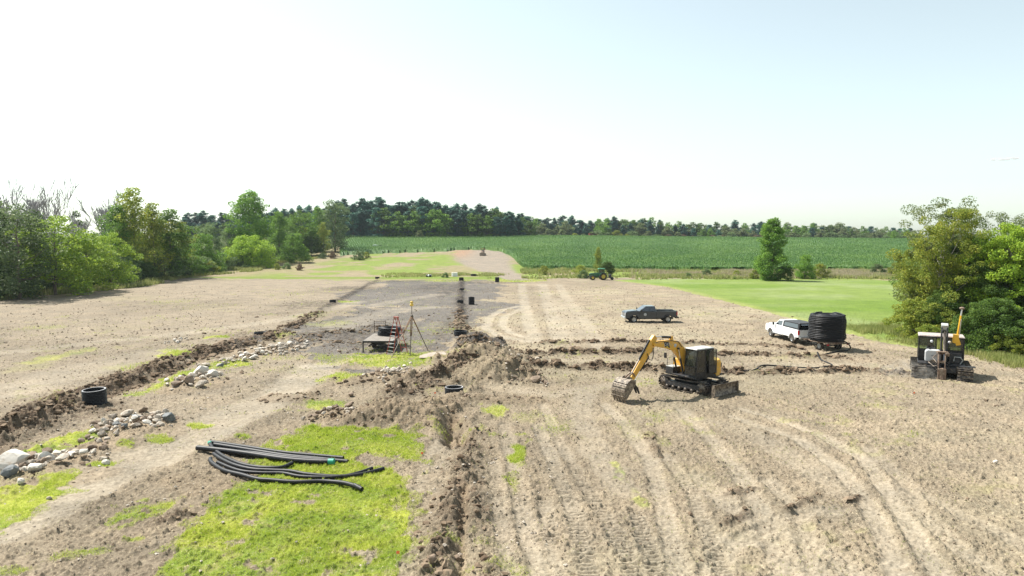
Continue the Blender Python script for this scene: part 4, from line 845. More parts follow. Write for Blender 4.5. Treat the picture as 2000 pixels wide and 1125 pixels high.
# ============================================================ THINGS
def on(u, v): x, y = gp(u, v, 0); return x, y, gz(x, y)
def belt(L, H, w, name, parent, x=0, y=0, pitch=.17, th=.035, front=.0, lift=0.0, grouser=.03, roll=6):
    """a crawler track along X: shoes round an oval path; frame, wheels and rollers inside"""
    r = H / 2; st = L - H; per = 2 * st + 2 * math.pi * r; n = int(per / pitch); b = MB()
    for i in range(n):
        s = per * i / n
        if s < st: px, pz, a = -st / 2 + s, H, 0.; pz -= .03 * math.sin(s / st * math.pi)
        elif s < st + math.pi * r: q = (s - st) / r; px, pz, a = st / 2 + r * math.sin(q), r + r * math.cos(q), -q
        elif s < 2 * st + math.pi * r: px, pz, a = st / 2 - (s - st - math.pi * r), 0, math.pi
        else: q = (s - 2 * st - math.pi * r) / r; px, pz, a = -st / 2 - r * math.sin(q), r - r * math.cos(q), math.pi - q
        nx, nz = math.sin(-a), math.cos(a); b.box((px - nx * th / 2, 0, pz - nz * th / 2), (pitch * .93, w, th), (0, -a if False else a if False else -(-a), 0))
        b.box((px + nx * grouser / 2, 0, pz + nz * grouser / 2), (.02, w * .98, grouser), (0, a, 0))
    t = b.build(name, M['shoe'], parent, (x, y, .0))
    f = MB(); f.prism([(-st / 2, r * .55), (st / 2, r * .55), (st / 2 + r * .2, r), (st / 2, r * 1.35), (-st / 2, r * 1.35), (-st / 2 - r * .2, r)], -w * .38, w * .38); f.build('track_frame', M['dull'], t, bevel=.02)
    for nm, sx in (('sprocket', -1), ('idler', 1)):
        k = MB(); k.lathe([(0, -w * .42), (r * .35, -w * .42), (r * .4, -w * .36), (r * .8, -w * .36), (r * .84, -w * .2), (r * .84, w * .2), (r * .8, w * .36), (r * .4, w * .36), (r * .35, w * .42), (0, w * .42)], axis='y', n=20); k.build(nm, M['steel'], t, (sx * st / 2, 0, r))
    for i in range(roll):
        k = MB(); k.lathe([(0, -w * .42), (r * .24, -w * .42), (r * .3, -w * .3), (r * .3, w * .3), (r * .24, w * .42), (0, w * .42)], axis='y', n=12); k.build('roller', M['steel'], t, (-st / 2 + st * (i + .5) / roll, 0, r * .36))
    return t
def ram(name, p0, p1, r, parent, y=0, split=.55):
    p0 = Vector((p0[0], y, p0[1])); p1 = Vector((p1[0], y, p1[1])); m = p0.lerp(p1, split); b = MB()
    b.cyl(p0, m, r, n=10, mat=0); b.cyl(m, p1, r * .5, n=8, mat=1); b.cyl(p0 - Vector((0, r, 0)), p0 + Vector((0, r, 0)), r * 1.1, n=10); b.cyl(p1 - Vector((0, r, 0)), p1 + Vector((0, r, 0)), r * .95, n=10)
    return b.build(name, [M['black'], M['chrome']], parent)

M['dkglass'] = glassmat('shaded_cab_glass', (.10, .13, .13), .3)  # shade inside the cab is put into the pane tint
def excavator():
    cx, cy = 12.0, 44.6; e = empty('excavator', (cx, cy, gz(cx, cy) - .03), 0, 'yellow tracked excavator with black cab, its bucket resting on the bare field', 'excavator')
    ua = math.atan2(-.78, .62); fa = math.atan2(-.55, -.84)
    # undercarriage (x towards the blade)
    uc = MB(); uc.box((0, 0, .55), (1.9, 1.5, .3)); uc.prism([(-.9, .3), (.9, .3), (.6, .72), (-.6, .72)], -.5, .5); uc.lathe([(0, .7), (.6, .7), (.6, .88), (0, .88)], n=24); o = uc.build('undercarriage', M['dull'], e, rot=(0, 0, ua), bevel=.02)
    for s in (-1, 1): 
        t = belt(3.75, .80, .55, 'track', e, pitch=.165, roll=6); t.rotation_euler = (0, 0, ua); t.location = Matrix.Rotation(ua, 3, 'Z') @ Vector((0, s * 1.0, 0.02))
    bl = MB(); pr = []
    for i in range(9):
        q = i / 8; pr.append((2.42 + .16 * (2 * q - 1) ** 2 - .05, .06 + .74 * q))
    pr2 = [(x - .05, z) for x, z in pr][::-1]; bl.prism(pr + pr2, -1.27, 1.27)
    for s in (-1, 1): bl.prism([(2.30, .08), (2.58, .06), (2.56, .8), (2.36, .78)], s * 1.27 - .02, s * 1.27 + .02)
    for s in (-1, 1): bl.box((1.75, s * .42, .42), (1.3, .14, .2), (0, .06, 0))
    bl.build('dozer_blade', M['bucket'], e, rot=(0, 0, ua), bevel=.008)
    # house: x forward, y left (cab side)
    def hb(mb, name, mt, par=None, bevel=.02, seg=2):
        o = mb.build(name, mt, par or e, bevel=bevel, seg=seg)
        if par is None: o.rotation_euler = (0, 0, fa)
        return o
    b = MB(); b.prism([(-1.0, .93), (1.15, .93), (1.35, 1.0), (1.35, 1.1), (-1.4, 1.1), (-1.3, .97)], -1.22, 1.22); hb(b, 'house_frame', M['dull'])
    b = MB()
    n = 16; pts = []
    for i in range(n + 1): q = math.pi / 2 + math.pi * i / n; pts.append((-.95 + .92 * math.cos(q), 1.24 * math.sin(q)))
    pts = [(-.75, 1.24)] + pts + [(-.75, -1.24)]; k = len(pts)
    vs = [(x, y, .98) for x, y in pts] + [(x, y, 1.85) for x, y in pts] + [(-.8 + (x + .8) * .9, y * .93, 2.0) for x, y in pts]
    fs = [list(range(k))[::-1], list(range(2 * k, 3 * k))] + [(l * k + i, l * k + (i + 1) % k, (l + 1) * k + (i + 1) % k, (l + 1) * k + i) for l in (0, 1) for i in range(k)]
    b.add(vs, fs); cw = hb(b, 'counterweight', M['yellow'], bevel=.03)
    b = MB(); b.box((-1.3, 1.1, 1.62), (.5, .03, .28), (0, 0, .35)); 
    for i in range(5): b.box((-1.3, 1.135, 1.52 + i * .05), (.44, .012, .018), (0, 0, .35))
    hb(b, 'vent_grille', M['black'], cw, bevel=0)
    b = MB(); b.box((-.15, -.72, 1.52), (1.6, .98, .82)); hb(b, 'side_cover', M['yellow'], bevel=.04)
    b = MB(); b.box((-.35, -.1, 1.5), (1.0, 1.1, .8)); b.box((-.6, 0, 1.95), (.5, .7, .12)); hb(b, 'engine_cover', M['black'], bevel=.04)
    b = MB(); b.cyl((-.75, -.55, 1.9), (-.75, -.55, 2.35), .05); b.cyl((-.75, -.55, 2.33), (-.82, -.55, 2.42), .05); hb(b, 'exhaust_pipe', M['steel'], bevel=0)
    b = MB(); b.box((.98, -.86, 1.28), (.75, .62, .40), mat=0); b.box((.98, -.86, 1.495), (.77, .64, .03), mat=1); b.box((.98, -.86, 1.06), (.7, .6, .05), mat=2); hb(b, 'toolbox', [M['dull'], M['roofgrey'], M['yellow']], bevel=.015)
    b = MB()
    b.tube([(1.28, -.6, 1.1), (1.28, -.6, 2.15), (1.1, -.6, 2.25), (.5, -.6, 2.2), (.4, -.6, 1.95)], .018, 6); b.tube([(1.28, -1.12, 1.1), (1.28, -1.12, 2.0), (.8, -1.12, 2.05)], .018, 6); hb(b, 'handrail', M['black'], bevel=0)
    b = MB(); b.tube([(1.28, -1.12, 2.0), (1.42, -1.15, 2.1)], .015, 6, caps=True); b.box((1.45, -1.15, 2.2), (.05, .22, .36)); hb(b, 'mirror', M['black'], bevel=.01)
    # cab
    x0, x1, y0, y1, z0, z1 = -.55, 1.18, .24, 1.24, 1.0, 2.86
    c = MB(); c.box(((x0 + x1) / 2, (y0 + y1) / 2, z0 + .09), (x1 - x0, y1 - y0, .18)); c.box((x0 + .06, (y0 + y1) / 2, 1.5), (.1, y1 - y0 - .1, .9))
    for y in (y0 + .04, y1 - .04):
        for x, xt in ((x0 + .05, x0 + .08), (.28, .28), (x1 - .05, x1 - .16)): c.tube([(x, y, z0), (x + (xt - x) * .5, y, 2.0), (xt, y, z1 - .05)], .05 if x != .28 else .06, 6)
        c.box(((x0 + x1) / 2, y, z1 - .07), (x1 - x0 - .12, .07, .09)); c.box(((x0 + .30) / 2 - .0, y, 1.42), (.30 - x0, .06, .72)); c.box((.75, y, 1.2), (.8, .05, .28))
    c.box((x1 - .14, (y0 + y1) / 2, z1 - .07), (.07, y1 - y0, .09)); c.box((x1 - .03, (y0 + y1) / 2, 1.72), (.05, y1 - y0, .05)); cab = hb(c, 'cab', M['black'], bevel=.012)
    b = MB(); b.box(((x0 + x1) / 2 - .02, (y0 + y1) / 2, z1), (x1 - x0 - .06, y1 - y0 + .02, .07), taper=(.93, .9)); hb(b, 'roof', M['roofgrey'], cab, bevel=.03)
    def pane(vs, g='glass'): b = MB(); b.add(vs, [(0, 1, 2, 3)]); b.build('window', M[g], cab)
    pane([(x1 - .02, y0 + .08, 1.76), (x1 - .02, y1 - .08, 1.76), (x1 - .13, y1 - .08, z1 - .12), (x1 - .13, y0 + .08, z1 - .12)]); pane([(x1 - .01, y0 + .08, 1.16), (x1 - .01, y1 - .08, 1.16), (x1 - .01, y1 - .08, 1.7), (x1 - .01, y0 + .08, 1.7)])
    for y in (y0 + .02, y1 - .02): pane([(.34, y, 1.36), (x1 - .08, y, 1.36), (x1 - .18, y, z1 - .12), (.34, y, z1 - .12)], 'dkglass'); pane([(x0 + .1, y, 1.8), (.22, y, 1.8), (.22, y, z1 - .12), (x0 + .12, y, z1 - .12)], 'dkglass')
    pane([(x0 + .02, y0 + .1, 1.98), (x0 + .02, y1 - .1, 1.98), (x0 + .05, y1 - .1, z1 - .12), (x0 + .05, y0 + .1, z1 - .12)], 'dkglass')
    # open door folded back along the cab side
    b = MB(); b.tube([(-.62, 1.36, 1.25), (-.62, 1.36, 2.78), (-.2, 1.36, 2.8), (.06, 1.34, 2.6), (.1, 1.33, 1.25), (-.62, 1.36, 1.25)], .025, 6); b.box((-.26, 1.35, 1.5), (.7, .03, .5)); d = hb(b, 'door', M['black'], cab, bevel=0)
    b = MB(); b.add([(-.6, 1.36, 1.76), (.07, 1.34, 1.76), (.03, 1.345, 2.74), (-.6, 1.36, 2.76)], [(0, 1, 2, 3)]); b.build('window', M['glass'], cab)
    b = MB(); b.box((.15, .74, 1.42), (.5, .5, .14)); b.box((-.1, .74, 1.85), (.14, .48, .8), (0, -.12, 0)); b.box((-.16, .74, 2.33), (.1, .28, .2)); b.box((.0, .45, 1.62), (.55, .1, .12)); b.box((.0, 1.03, 1.62), (.55, .1, .12)); hb(b, 'seat', M['seat'], cab, bevel=.03)
    b = MB(); b.tube([(.9, .6, 1.15), (.86, .6, 1.75)], .02, 6); b.tube([(.9, .88, 1.15), (.86, .88, 1.75)], .02, 6); b.box((.95, .4, 1.75), (.05, .12, .22)); b.tube([(.3, .46, 1.65), (.34, .46, 1.9)], .02, 6); hb(b, 'control_levers', M['black'], cab, bevel=0)
    # boom, stick and bucket in the plane y = -0.12
    Yb = -.12
    top = [(.42, 1.55), (.62, 2.2), (.95, 2.85), (1.35, 3.22), (1.7, 3.36), (2.3, 3.42), (3.0, 3.42), (3.62, 3.42)]
    bot = [(3.72, 3.16), (3.0, 3.0), (2.35, 2.86), (1.85, 2.70), (1.45, 2.35), (1.05, 1.85), (.75, 1.25)]
    b = MB(); b.prism(top + bot, Yb - .17, Yb + .17); b.cyl((.58, Yb - .24, 1.42), (.58, Yb + .24, 1.42), .13, n=14); b.cyl((3.66, Yb - .22, 3.28), (3.66, Yb + .22, 3.28), .12, n=14); b.cyl((1.55, Yb - .2, 2.95), (1.55, Yb + .2, 2.95), .1, n=14); boom = hb(b, 'boom', M['yellow'], bevel=.025)
    def decal(vs, mt, nm): q = MB(); q.add(vs, [list(range(len(vs)))]); return hb(q, nm, mt, boom, bevel=0)
    for s in (1, -1):
        yy = Yb + s * .174
        decal([(2.28, yy, 2.93), (2.72, yy, 3.02), (2.86, yy, 3.36), (2.42, yy, 3.34)][::s], M['black'], 'logo_plate')
        decal([(2.42, yy + s * .004, 2.965), (2.66, yy + s * .004, 3.01), (2.55, yy + s * .004, 3.10)][::s], M['tyellow'], 'logo_triangle')
        cu = bpy.data.curves.new('logo_text', 'FONT'); cu.body = 'CAT'; cu.size = .25; cu.align_x = 'CENTER'; cu.align_y = 'CENTER'; cu.extrude = .002; cu.materials.append(M['wpanel'])
        tmp = bpy.data.objects.new('tmp_text', cu); me_ = bpy.data.meshes.new_from_object(tmp); bpy.data.objects.remove(tmp); me_.name = 'logo_text'; t = link('logo_text', me_, boom); t.location = (2.57, yy + s * .008, 3.18); t.rotation_euler = (R(90), R(-6) * -1, R(180) if s > 0 else 0)
        k = MB(); k.lathe([(0, -.01), (.12, -.01), (.12, .01), (0, .01)], axis='y', n=16, c=(1.82, yy, 3.05)); hb(k, 'badge', M['wpanel'], boom, bevel=0)
    for s in (-1, 1):
        q = ram('boom_cylinder', (1.15, 1.2), (1.62, 2.85), .065, e, Yb + s * .27, .6); q.rotation_euler = (0, 0, fa)
    sr = ram('stick_cylinder', (2.0, 3.58), (3.52, 3.72), .075, e, Yb, .55); sr.rotation_euler = (0, 0, fa)
    b = MB(); b.prism([(1.88, 3.36), (2.15, 3.38), (2.05, 3.66), (1.94, 3.66)], Yb - .08, Yb - .03); b.prism([(1.88, 3.36), (2.15, 3.38), (2.05, 3.66), (1.94, 3.66)], Yb + .03, Yb + .08); hb(b, 'cylinder_bracket', M['yellow'], boom, bevel=0)
    b = MB(); b.prism([(3.38, 3.66), (3.62, 3.86), (3.86, 3.62), (4.4, 2.86), (5.78, 1.12), (5.74, .94), (5.55, .92), (4.05, 2.62), (3.62, 3.06), (3.52, 3.3)], Yb - .125, Yb + .125); stick = hb(b, 'stick', M['yellow'], bevel=.02)
    q = ram('bucket_cylinder', (3.98, 3.52), (5.42, 1.62), .06, e, Yb, .58); q.rotation_euler = (0, 0, fa)
    q = ram('thumb_cylinder', (4.25, 2.2), (5.1, 1.1), .04, e, Yb - .02, .5); q.rotation_euler = (0, 0, fa)
    b = MB(); b.prism([(4.0, 2.55), (4.12, 2.62), (4.32, 2.22), (4.2, 2.14)], Yb - .07, Yb + .07); b.prism([(5.46, .98), (5.36, 1.02), (4.98, .68), (4.82, .28), (4.93, .26), (5.12, .58)], Yb - .14, Yb - .1); b.prism([(5.46, .98), (5.36, 1.02), (4.98, .68), (4.82, .28), (4.93, .26), (5.12, .58)], Yb + .1, Yb + .14); hb(b, 'thumb', M['black'], bevel=.01)
    b = MB()
    for s in (-1, 1):
        b.tube([(5.3, Yb + s * .15, 1.42), (5.46, Yb + s * .15, 1.66)], .045, 8); b.tube([(5.44, Yb + s * .1, 1.64), (5.86, Yb + s * .1, 1.40)], .05, 8)
    hb(b, 'bucket_linkage', M['rust'], bevel=0)
    # bucket: curved shell opening towards the machine
    shell = [(5.60, 1.20), (5.78, 1.34), (6.02, 1.36), (6.24, 1.24), (6.42, 1.02), (6.52, .74), (6.53, .50), (6.47, .28), (6.42, .16)]
    inner = [(5.64, 1.16), (5.79, 1.30), (6.01, 1.31), (6.21, 1.20), (6.375, .99), (6.47, .73), (6.48, .51), (6.43, .30), (6.38, .18)][::-1]
    b = MB(); b.prism(shell + inner, Yb - .58, Yb + .58)
    side = shell + [(6.28, .26), (6.06, .52), (5.82, .80), (5.62, 1.02)]
    for s in (-1, 1): b.prism(side, Yb + s * .58 - .02, Yb + s * .58 + .02)
    for s in (-1, 1): b.prism([(5.58, 1.02), (5.60, 1.36), (5.78, 1.5), (6.0, 1.44), (6.12, 1.28), (5.8, 1.1)], Yb + s * .2 - .03, Yb + s * .2 + .03)
    for x, z, a in ((6.545, .62, 0), (6.50, .92, .4), (6.36, 1.16, .75), (6.50, .33, -.3)): b.box((x, Yb, z), (.03, 1.17, .06), (0, -a, 0))
    b.box((6.40, Yb, .17), (.06, 1.2, .08)); bk = hb(b, 'bucket', M['bucket'], bevel=.008)
    for i in range(5):
        b = MB(); y = Yb - .48 + i * .24; b.prism([(6.46, .22), (6.34, .22), (6.33, .02), (6.36, -.06), (6.40, .02)], y - .06, y + .06); hb(b, 'tooth', M['steel'], bk, bevel=.008)
    b = MB(); b.tube([(3.75, Yb + .16, 3.05), (3.78, Yb + .2, 2.6), (3.95, Yb + .24, 2.3), (4.2, Yb + .22, 2.4), (4.25, Yb + .16, 2.75)], .025, 6); b.tube([(1.2, Yb + .2, 2.9), (1.6, Yb + .2, 3.3), (2.4, Yb + .2, 3.42), (3.4, Yb + .2, 3.44), (3.8, Yb + .17, 3.2)], .022, 6); b.tube([(3.3, Yb - .2, 3.4), (3.7, Yb - .2, 3.0), (4.0, Yb - .18, 2.6), (5.2, Yb - .15, 1.5)], .02, 6); hb(b, 'hydraulic_hose', M['rubber'], bevel=0)
    # seat the bucket teeth on the soil
    return e
excavator()

def wheel(e, x, y, r, w, rim='rim', side=1, name='wheel', spokes=8, dark=False, rr=.6):
    b = MB(); b.lathe([(r * rr, -w / 2), (r * .93, -w / 2), (r, -w * .36), (r, w * .36), (r * .93, w / 2), (r * rr, w / 2)], axis='y', n=28); t = b.build(name, M['rubber'], e, (x, y, r))
    k = MB(); k.lathe([(0, w * .30 * side), (r * .16, w * .30 * side), (r * .2, w * .24 * side), (r * (rr - .06), w * .30 * side), (r * (rr - .02), w * .47 * side), (r * (rr + .02), w * .47 * side), (r * (rr + .02), -w * .3 * side)], axis='y', n=24)
    for i in range(spokes):
        q = 2 * math.pi * i / spokes; k.box((math.cos(q) * r * rr * .55, w * .33 * side, math.sin(q) * r * rr * .55), (r * rr * .75, w * .08, r * .09), (0, -q, 0))
    k.build('rim', M[rim], t)
    return t
def arch(cx, r, n=10): return [(cx + r * math.cos(math.pi * i / n), .40 + r * math.sin(math.pi * i / n) * 1.02) for i in range(n + 1)]
def pickup(name_label, loc, rz, paint, cab_back, cap):
    e = empty('pickup_truck', loc, rz, name_label, 'pickup truck'); P = M[paint]; HW = .98
    fx, rx, fr, re = 1.95, -2.12, 3.0, -3.28
    # front body and doors
    b = MB(); side = [(fr - .02, .62), (fx + .50, .56)] + arch(fx, .50) + [(fx - .50, .52), (cab_back, .52), (cab_back, 1.34), (1.30, 1.36), (1.55, 1.40), (2.80, 1.30), (2.98, 1.18), (3.0, .9)]
    b.prism(side, -HW, HW); body = b.build('body', P, e, bevel=.05, seg=3)
    b = MB(); b.prism([(1.2, 1.385), (1.7, 1.44), (2.75, 1.35), (2.9, 1.28), (2.7, 1.2), (1.3, 1.3)], -.72, .72); b.build('hood', P, e, bevel=.04)
    # cabin
    zt_ = 1.95; b = MB(); wt = .80
    lo = [(1.38, -HW + .05), (1.38, HW - .05), (cab_back + .02, HW - .03), (cab_back + .02, -HW + .03)]; hi = [(.60, -wt), (.60, wt), (cab_back + .10, wt), (cab_back + .10, -wt)]
    vs = [(x, y, 1.33) for x, y in lo] + [(x, y, zt_ - .07) for x, y in hi] + [(x * .94, y * .93, zt_) for x, y in hi]
    b.add(vs, [(3, 2, 1, 0), (8, 9, 10, 11), (0, 1, 5, 4), (1, 2, 6, 5), (2, 3, 7, 6), (3, 0, 4, 7), (4, 5, 9, 8), (5, 6, 10, 9), (6, 7, 11, 10), (7, 4, 8, 11)]); cabn = b.build('cab', P, e, bevel=.035, seg=3)
    def lerp3(a, c, t): return tuple(a[i] + (c[i] - a[i]) * t for i in range(3))
    def quadwin(A, B, C, D, off, nm='window', mt='tint'):       # A,B bottom corners, C,D top corners of a face
        q = [lerp3(lerp3(A, B, s), lerp3(D, C, s), t) for s, t in ((off[0], off[2]), (off[1], off[2]), (off[1], off[3]), (off[0], off[3]))]
        n = (Vector(q[1]) - Vector(q[0])).cross(Vector(q[3]) - Vector(q[0])).normalized() * .012
        m = MB(); m.add([Vector(v) + n for v in q] + [Vector(v) - n for v in q], [(0, 1, 2, 3), (7, 6, 5, 4), (0, 4, 5, 1), (1, 5, 6, 2), (2, 6, 7, 3), (3, 7, 4, 0)]); return m.build(nm, M[mt], cabn)
    GL = 'carglass'
    quadwin(vs[0], vs[1], vs[5], vs[4], (.05, .95, .06, .95), 'windshield', GL)
    for A, B, C, D in ((vs[1], vs[2], vs[6], vs[5]), (vs[3], vs[0], vs[4], vs[7])):
        fl = A is vs[3]
        if cap: rg_ = [(.12, .90)]
        else: rg_ = [(.13, .56), (.60, .95)]
        for a0, a1 in rg_:
            if fl: a0, a1 = 1 - a1, 1 - a0
            quadwin(A, B, C, D, (a0, a1, .12, .93), 'window', GL)
    quadwin(vs[2], vs[3], vs[7], vs[6], (.1, .9, .25, .9), 'rear_window', GL)
    # bed
    bb = MB(); outer = [(cab_back - .03, .56), (rx + .5, .56)] + arch(rx, .50) + [(rx - .5, .60), (re + .03, .66), (re + .03, 1.36), (cab_back - .03, 1.38)]
    for s in (-1, 1): bb.prism(outer, s * (HW - .16) if s > 0 else -HW, HW if s > 0 else -(HW - .16))
    bb.box(((cab_back + re) / 2, 0, .82), (cab_back - re - .1, 2 * HW - .3, .06)); bb.box((cab_back - .08, 0, 1.1), (.06, 2 * HW - .3, .54)); bed = bb.build('bed', P, e, bevel=.03)
    b = MB(); b.box((re + .05, 0, 1.02), (.09, 2 * HW - .34, .66)); b.box((re - .002, 0, 1.08), (.02, 1.1, .1)); b.build('tailgate', P, e, bevel=.02)
    b = MB()
    for s in (-1, 1): b.box(((cab_back + re) / 2, s * (HW - .08), 1.40), (cab_back - re - .15, .13, .03))
    b.build('bed_rail', M['trim'], bed)
    b = MB(); b.box((re - .08, 0, .60), (.18, 1.8, .17)); b.box((re - .05, 0, .45), (.1, .6, .1)); b.build('rear_bumper', M['alu' if cap else 'trim'], e, bevel=.03)
    b = MB(); b.prism([(fr - .05, .50), (fr + .10, .50), (fr + .13, .62), (fr + .08, .76), (fr - .05, .76)], -.95, .95); b.build('front_bumper', M['alu'], e, bevel=.03)
    b = MB(); b.box((fr + .02, 0, 1.0), (.06, 1.35, .42), mat=0)
    for z in (.88, 1.0, 1.12): b.box((fr + .055, 0, z), (.03, 1.25, .05), mat=1)
    b.build('grille', [M['trim'], M['alu']], e, bevel=.01)
    for s in (-1, 1):
        b = MB(); b.box((fr - .03, s * .82, 1.0), (.1, .27, .36)); b.build('headlight', M['lamp'], e, bevel=.02)
        b = MB(); b.box((re + .08, s * (HW - .06), 1.10), (.12, .15, .46)); b.build('taillight', M['red'], e, bevel=.015)
        b = MB(); b.box((1.12, s * (HW + .17), 1.47), (.12, .16, .28)); b.tube([(1.15, s * (HW - .05), 1.40), (1.13, s * (HW + .15), 1.42)], .025, 6); b.build('mirror', M['alu' if paint == 'grey' and False else 'trim'], e, bevel=.02)
        b = MB(); b.box((1.1, s * (HW + .006), .58), (2.0 if False else 1.0, .01, .01)); 
        b = MB(); b.box(((cab_back + 1.3) / 2, s * (HW + .02), .47), (1.3 - cab_back, .16, .05)); b.build('running_board', M['trim'], e, bevel=.01)
        for x in ((.42, ) if cap else (.30, )): 
            b = MB(); b.box((x, s * (HW + .012), 1.20), (.18, .02, .035)); b.build('door_handle', M['trim'], e)
        b = MB()
        for x in ((cab_back + .06, 1.28) if cap else (-.12, 1.28)): b.box((x, s * (HW + .001), .95), (.014, .006, .78))
        b.box((fx - .62, s * (HW + .004), 1.08), (.05, .012, .2)); b.build('door_seam', M['trim'], body)
        for x in (fx, rx):
            k = MB(); pts = [(x + (.50 + .04) * math.cos(math.pi * i / 14), s * (HW + .012), .40 + (.50 + .04) * math.sin(math.pi * i / 14)) for i in range(15)]; k.tube(pts, .035, 5); k.build('wheel_arch', M['trim'] if not cap else P, e)
            wheel(e, x, s * .84, .41, .28, side=s)
    b = MB(); b.box((-.1, 0, .45), (5.6, .9, .14)); b.box((fx, 0, .42), (.14, 1.5, .14)); b.box((rx, 0, .42), (.16, 1.5, .16)); b.build('chassis', M['trim'], e)
    if not cap:
        b = MB(); b.lathe([(0, -.004), (.17, -.004), (.17, .004), (0, .004)], c=(.62, HW + .006, .98), axis='y', n=20); b.build('door_emblem', M['wpanel'], e)
        b = MB(); b.lathe([(0, -.004), (.17, -.004), (.17, .004), (0, .004)], c=(.62, -HW - .006, .98), axis='y', n=20); b.build('door_emblem', M['wpanel'], e)
    else:
        b = MB(); x0, x1 = cab_back - .06, re + .05; w0, w1 = HW - .05, .80
        q = [(x0, -w0, 1.42), (x0, w0, 1.42), (x1, w0, 1.42), (x1, -w0, 1.42), (x0 - .02, -w1, 1.93), (x0 - .02, w1, 1.93), (x1 + .14, w1, 1.91), (x1 + .14, -w1, 1.91)]
        b.add(q, [(0, 1, 5, 4), (1, 2, 6, 5), (3, 0, 4, 7)]); cp = b.build('canopy', M['trim'], e)
        s_ = cp.modifiers.new('thick', 'SOLIDIFY'); s_.thickness = .03
        b = MB(); b.box(((x0 + x1) / 2 + .05, 0, 1.955), (x0 - x1 - .1, 2 * w1 + .04, .06), taper=(.95, .88)); b.build('roof', M['dull'], cp, bevel=.03)
        for s in (-1, 1):
            m = MB(); A = lambda t, z: (x0 + (x1 + (0 if z < .5 else .14) - x0) * t, s * (w0 + (w1 - w0) * z + .018), 1.42 + .5 * z)
            m.add([A(.06, .14), A(.94, .14), A(.93, .86), A(.06, .86)], [(0, 1, 2, 3)][::1]); m.build('side_window', M['carglass'], cp)
        b = MB(); b.box((x1 + .02, 0, 1.86), (.5, 1.5, .03), (0, -.15, 0)); b.build('rear_hatch', M['carglass'], cp)
        b = MB(); b.box((-1.6, .3, 1.0), (.9, .7, .34), mat=0); b.box((-2.3, -.35, 1.05), (.7, .5, .42), mat=1); b.build('cargo_boxes', [M['seat'], M['dull']], e, bevel=.02)
    b = MB(); b.box((.5, .38, 1.30), (.3, .5, .6)); b.box((.5, -.38, 1.30), (.3, .5, .6)); 
    return e
M['carglass'] = mat('dark_car_glass', (.012, .016, .022), .04, var=.1, spec=.9, coat=1)
gx, gy = gp(1270, 630, 0); pickup('dark grey pickup truck with a round white door emblem parked side-on in the field', (16.3, 81.2, gz(16.3, 81.2)), R(183.5), 'grey', -.70, False)
pickup('white pickup truck with a black-topped bed canopy open at the back', (27.35, 66.7, gz(27.35, 66.7)), R(97), 'white', -.30, True)

